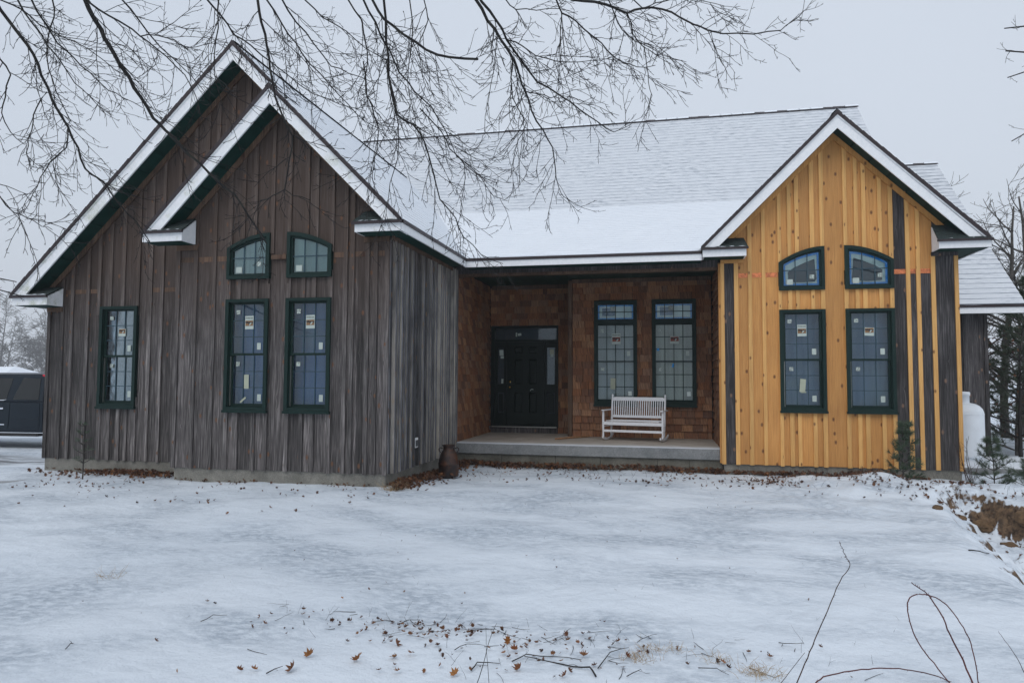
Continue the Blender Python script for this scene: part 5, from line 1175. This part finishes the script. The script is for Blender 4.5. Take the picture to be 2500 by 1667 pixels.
def stem(name, label, cat, px, r0, r1, depth=None, mat='cane', thorns=0, group=None, side=0):
    """a plant stem rising from the snow: first pixel is its foot, the rest stand over it at about the same distance"""
    foot = gp(*px[0]); dep = (foot-CAM).dot(FW); pts = [at(u, v, dep+side*i/len(px)) for i, (u, v) in enumerate(px)]; r_ = random.Random(int(px[0][0])); sm = []
    for i in range(len(pts)-1):
        for j in range(4):
            a, b = pts[i], pts[i+1]; p0 = pts[max(i-1, 0)]; p3 = pts[min(i+2, len(pts)-1)]; t = j/4
            sm.append(rvec(r_)*r0*.5+.5*((2*a)+(b-p0)*t+(2*p0-5*a+4*b-p3)*t*t+(3*a-p0-3*b+p3)*t**3)+rvec(r_)*r0*.25)
    sm.append(pts[-1]); O = foot.copy(); n = len(sm)-1; mb = MB().tube([p-O for p in sm], [lerp(r0, r1, i/n) for i in range(n+1)], 5)
    o = mb.build(name, mat, smooth=True); o.location = O; tag(o, label, cat, group)
    if thorns:
        th = MB()
        for i in range(thorns): f = r_.random()*n; k = min(int(f), n-1); p = sm[k].lerp(sm[k+1], f-k)-O; e = spread(r_, (sm[k+1]-sm[k]).normalized(), 50, 80); th.tube([p, p+e*r0*3.2], [r0*.5, .0003], 3, cap=False)
        kind(th.build('thorns', mat, o), 'stuff')
    return o
stem('bramble_cane', 'tall thin cane leaning right with a bent tip on the snow', 'cane', [(1935, 1690), (1965, 1620), (1990, 1560), (2020, 1490), (2050, 1420), (2075, 1380), (2066, 1360), (2055, 1335), (2049, 1322)], .0036, .0012, mat='twig_warm', thorns=34)
stem('bramble_cane', 'thick reddish cane rising straight out of the loop at lower right', 'cane', [(2385, 1690), (2350, 1610), (2320, 1550), (2295, 1495), (2270, 1455), (2245, 1435), (2225, 1421)], .0052, .0022, thorns=22)
stem('bramble_cane', 'cane arching in a tall loop at lower right', 'cane', [(2330, 1680), (2290, 1630), (2250, 1580), (2225, 1530), (2216, 1480), (2222, 1458), (2245, 1450), (2275, 1455), (2310, 1475), (2345, 1520), (2370, 1570), (2385, 1640), (2390, 1690)], .0034, .0030, thorns=26)
stem('bramble_cane', 'low cane arching along the snow at the bottom right', 'cane', [(1985, 1672), (2010, 1652), (2060, 1640), (2120, 1632), (2180, 1630), (2240, 1638), (2290, 1650), (2330, 1668)], .0042, .0028, thorns=16)
stem('bramble_cane', 'thin trailing cane at the bottom edge left of the tall cane', 'cane', [(1810, 1618), (1850, 1628), (1890, 1640), (1940, 1655), (1990, 1675)], .0022, .0015, mat='twig_warm', thorns=8)
stem('bramble_cane', 'thin cane slanting at the right edge of the snow', 'cane', [(2500, 1640), (2480, 1600), (2455, 1565), (2437, 1540)], .0022, .0010, mat='twig_warm')
stem('bramble_cane', 'short slanting cane leaning on the tall thin one', 'cane', [(1905, 1668), (1935, 1630), (1965, 1592)], .0020, .0012, mat='twig_warm', thorns=5)
tw = [([(1455, 1655), (1440, 1637), (1400, 1630), (1330, 1612), (1280, 1608)], .006, 'dark fallen branch at the centre of the bottom edge'), ([(1460, 1635), (1490, 1600), (1535, 1583)], .004, 'curved twig pointing right beside the fallen branch'), ([(1250, 1618), (1285, 1605), (1350, 1605), (1420, 1610)], .0042, 'thin dark twig lying over the fallen branch'), ([(1705, 1634), (1750, 1640), (1780, 1650)], .003, 'small arched twig right of the fallen branch'), ([(650, 1648), (690, 1635)], .004, 'short dark twig near the leaf at bottom left'), ([(970, 1528), (1000, 1520), (1025, 1515)], .003, 'thin twig lying alone above the leaves'), ([(1110, 1590), (1140, 1580), (1185, 1578)], .003, 'pale twig on the snow left of the tall stem'), ([(1150, 1640), (1165, 1625), (1220, 1622)], .005, 'thick dark twig at the foot of the tall stem'), ([(1530, 1655), (1560, 1645), (1568, 1640)], .003, 'small forked twig near the bottom edge'), ([(2365, 1345), (2390, 1350), (2415, 1352)], .008, 'dark forked twig on the snow near the bank'), ([(490, 1520), (520, 1508), (555, 1503)], .003, 'thin twig crossing another on the left snow'), ([(160, 1588), (172, 1578), (180, 1572)], .003, 'small bent twig on the left snow')]
for px, r, lab in tw:
    pts = [gp(*q)+Vector((0, 0, .012+.012*math.sin(i*1.7))) for i, q in enumerate(px)]; O = pts[0].copy(); r_ = random.Random(int(px[0][0])); P = []
    for a, b in zip(pts, pts[1:]): P += [a-O, a.lerp(b, .5)-O+rvec(r_)*.006]
    P.append(pts[-1]-O); o = MB().tube(P, [lerp(r, r*.4, i/(len(P)-1)) for i in range(len(P))], 5).build('fallen_twig', 'twig'); o.location = O; tag(o, lab, 'twig'); sp_ = MB()
    ramify(r_, sp_, P, r*.5, 0, (5, 5), (.09, .04), .0010)
    if sp_.v: kind(sp_.build('side_twigs', 'twig', o), 'stuff')
stem('dead_stem', 'tall thin dead stem standing among the leaves at the bottom', 'stem', [(1160, 1680), (1180, 1620), (1195, 1560), (1213, 1520)], .0026, .001, mat='twig'); stem('dead_stem', 'slender stem crossing the taller one at the bottom', 'stem', [(1195, 1680), (1188, 1590), (1186, 1530)], .0018, .0008, mat='twig')
ft = MB(); fr_ = random.Random(55)
for _ in range(80):
    x, y = fr_.gauss(3.3, 1.0), -5.35-abs(fr_.gauss(0, .4)); p = Vector((x, y, ground(x, y)+.006)); a = fr_.uniform(0, 6.28); L = fr_.uniform(.04, .22)
    q = wander(fr_, p, Vector((math.cos(a), math.sin(a), .05)), L, 4, .16); q = [Vector((v.x, v.y, max(v.z, ground(v.x, v.y)+.004))) for v in q]; r0 = fr_.uniform(.0009, .0026); ft.tube(q, [r0, r0*.9, r0*.8, r0*.65, r0*.4], 4)
f3 = ft.build('fine_twigs', 'twig'); kind(f3, 'stuff'); tag(f3, 'fine broken twigs littering the near snow', 'twigs')
# dead weed stalks and grass, too many to count
wd = MB(); wr = random.Random(19)
def stalks(n, fx, fy, h, r=.0012, lean=.35):
    for _ in range(n):
        x, y = fx(), fy(); p = Vector((x, y, ground(x, y)-.01)); q = wander(wr, p, Vector((wr.gauss(0, lean), wr.gauss(0, lean), 1)), h*wr.uniform(.4, 1.2), 4, .22); wd.tube(q, [r, r*.9, r*.8, r*.6, r*.4], 3, cap=False)
        if wr.random() < .6: s = wander(wr, q[2], spread(wr, Vector((0, 0, 1)), 20, 70), h*.35, 2, .2); wd.tube(s, [r*.7, r*.5, r*.4], 3, cap=False)
stalks(60, lambda: wr.gauss(6.8, .55), lambda: wr.gauss(2.4, .35), .22, .0022); stalks(45, lambda: wr.uniform(.8, 5.5), lambda: wr.uniform(1.4, 3.2), .18, .0022, .6); stalks(40, lambda: wr.gauss(3.3, 1.0), lambda: -5.3-abs(wr.gauss(0, .5)), .12, .0012, .6)
stalks(60, lambda: wr.uniform(.2, 6), lambda: wr.uniform(-6, -2.5), .05, .0009, .8); stalks(30, lambda: wr.gauss(9.3, .5), lambda: wr.gauss(2.4, .4), .2, .002); stalks(40, lambda: wr.uniform(-5, 7), lambda: wr.uniform(-3, 1), .05, .0012, .9)
w_ = wd.build('weed_stalks', 'twig'); kind(w_, 'stuff'); tag(w_, 'thin dead weed stalks poking through the snow', 'weeds')
gd = MB()
for cx_, cy_, n, h in [(*gp(1560, 1607)[:2], 70, .06), (*gp(1850, 1645)[:2], 90, .08), (*gp(1590, 1585)[:2], 40, .06), (*gp(1745, 1612)[:2], 40, .06), (*gp(270, 1410)[:2], 26, .10), (.12, -.12, 130, .16), (.25, .05, 60, .14), (*gp(1650, 1585)[:2], 24, .06)]:
    for _ in range(n):
        x, y = cx_+wr.gauss(0, .035+h*.25), cy_+wr.gauss(0, .03+h*.25); p = Vector((x, y, ground(x, y))); q = wander(wr, p, Vector((wr.gauss(0, .8), wr.gauss(0, .5), 1)), h*wr.uniform(.5, 1.3), 3, .3, .12); gd.tube(q, [.0012, .001, .0008, .0004], 3, cap=False)
g_ = gd.build('dry_grass', 'grass_dry'); kind(g_, 'stuff'); tag(g_, 'tufts of dry straw coloured grass in the snow', 'grass')
# stones and clods on the bank
for k, (x, y, s) in enumerate([(8.9, 1.55, .16), (9.35, 1.1, .22), (8.45, 1.2, .10), (9.0, .95, .12), (7.95, .55, .07)]):
    b_ = MB(); b_.lathe([(0, -.6)]+[(math.cos(a)*1.0, math.sin(a)*.6) for a in (-.9, -.4, .1, .6, 1.1)]+[(0, .6)], 9)
    b_.v = [tuple(Vector(v)*(s*(1+.35*noise.noise((v[0]*1.3+k, v[1]*1.3, v[2]*1.7))))) for v in b_.v]
    o = b_.build('clod', 'soil', smooth=False); o.location = (x, y, ground(x, y)+s*.15); tag(o, ['earth clod high on the washed out bank', 'largest earth clod on the bank at the right edge', 'small earth clod on the near lip of the bank', 'earth clod at the foot of the bank', 'tiny earth clod alone on the snow left of the bank'][k], 'clod')

# ------------------------------------------------------------------ fog: one closed box of thin pale air round the whole scene
hz = MB().box(-260, 90, -25, 270, -2.5, 40).build('haze', 'snow_cap'); hm = bpy.data.materials.new('haze'); hm.use_nodes = True; ht = hm.node_tree; ht.nodes.clear()
ho = ht.nodes.new('ShaderNodeOutputMaterial'); hv = ht.nodes.new('ShaderNodeVolumePrincipled'); hv.inputs['Color'].default_value = (.93, .95, .98, 1); hv.inputs['Density'].default_value = .0013; hv.inputs['Anisotropy'].default_value = 0
ht.links.new(hv.outputs[0], ho.inputs['Volume']); hz.data.materials.clear(); hz.data.materials.append(hm); kind(hz, 'stuff')
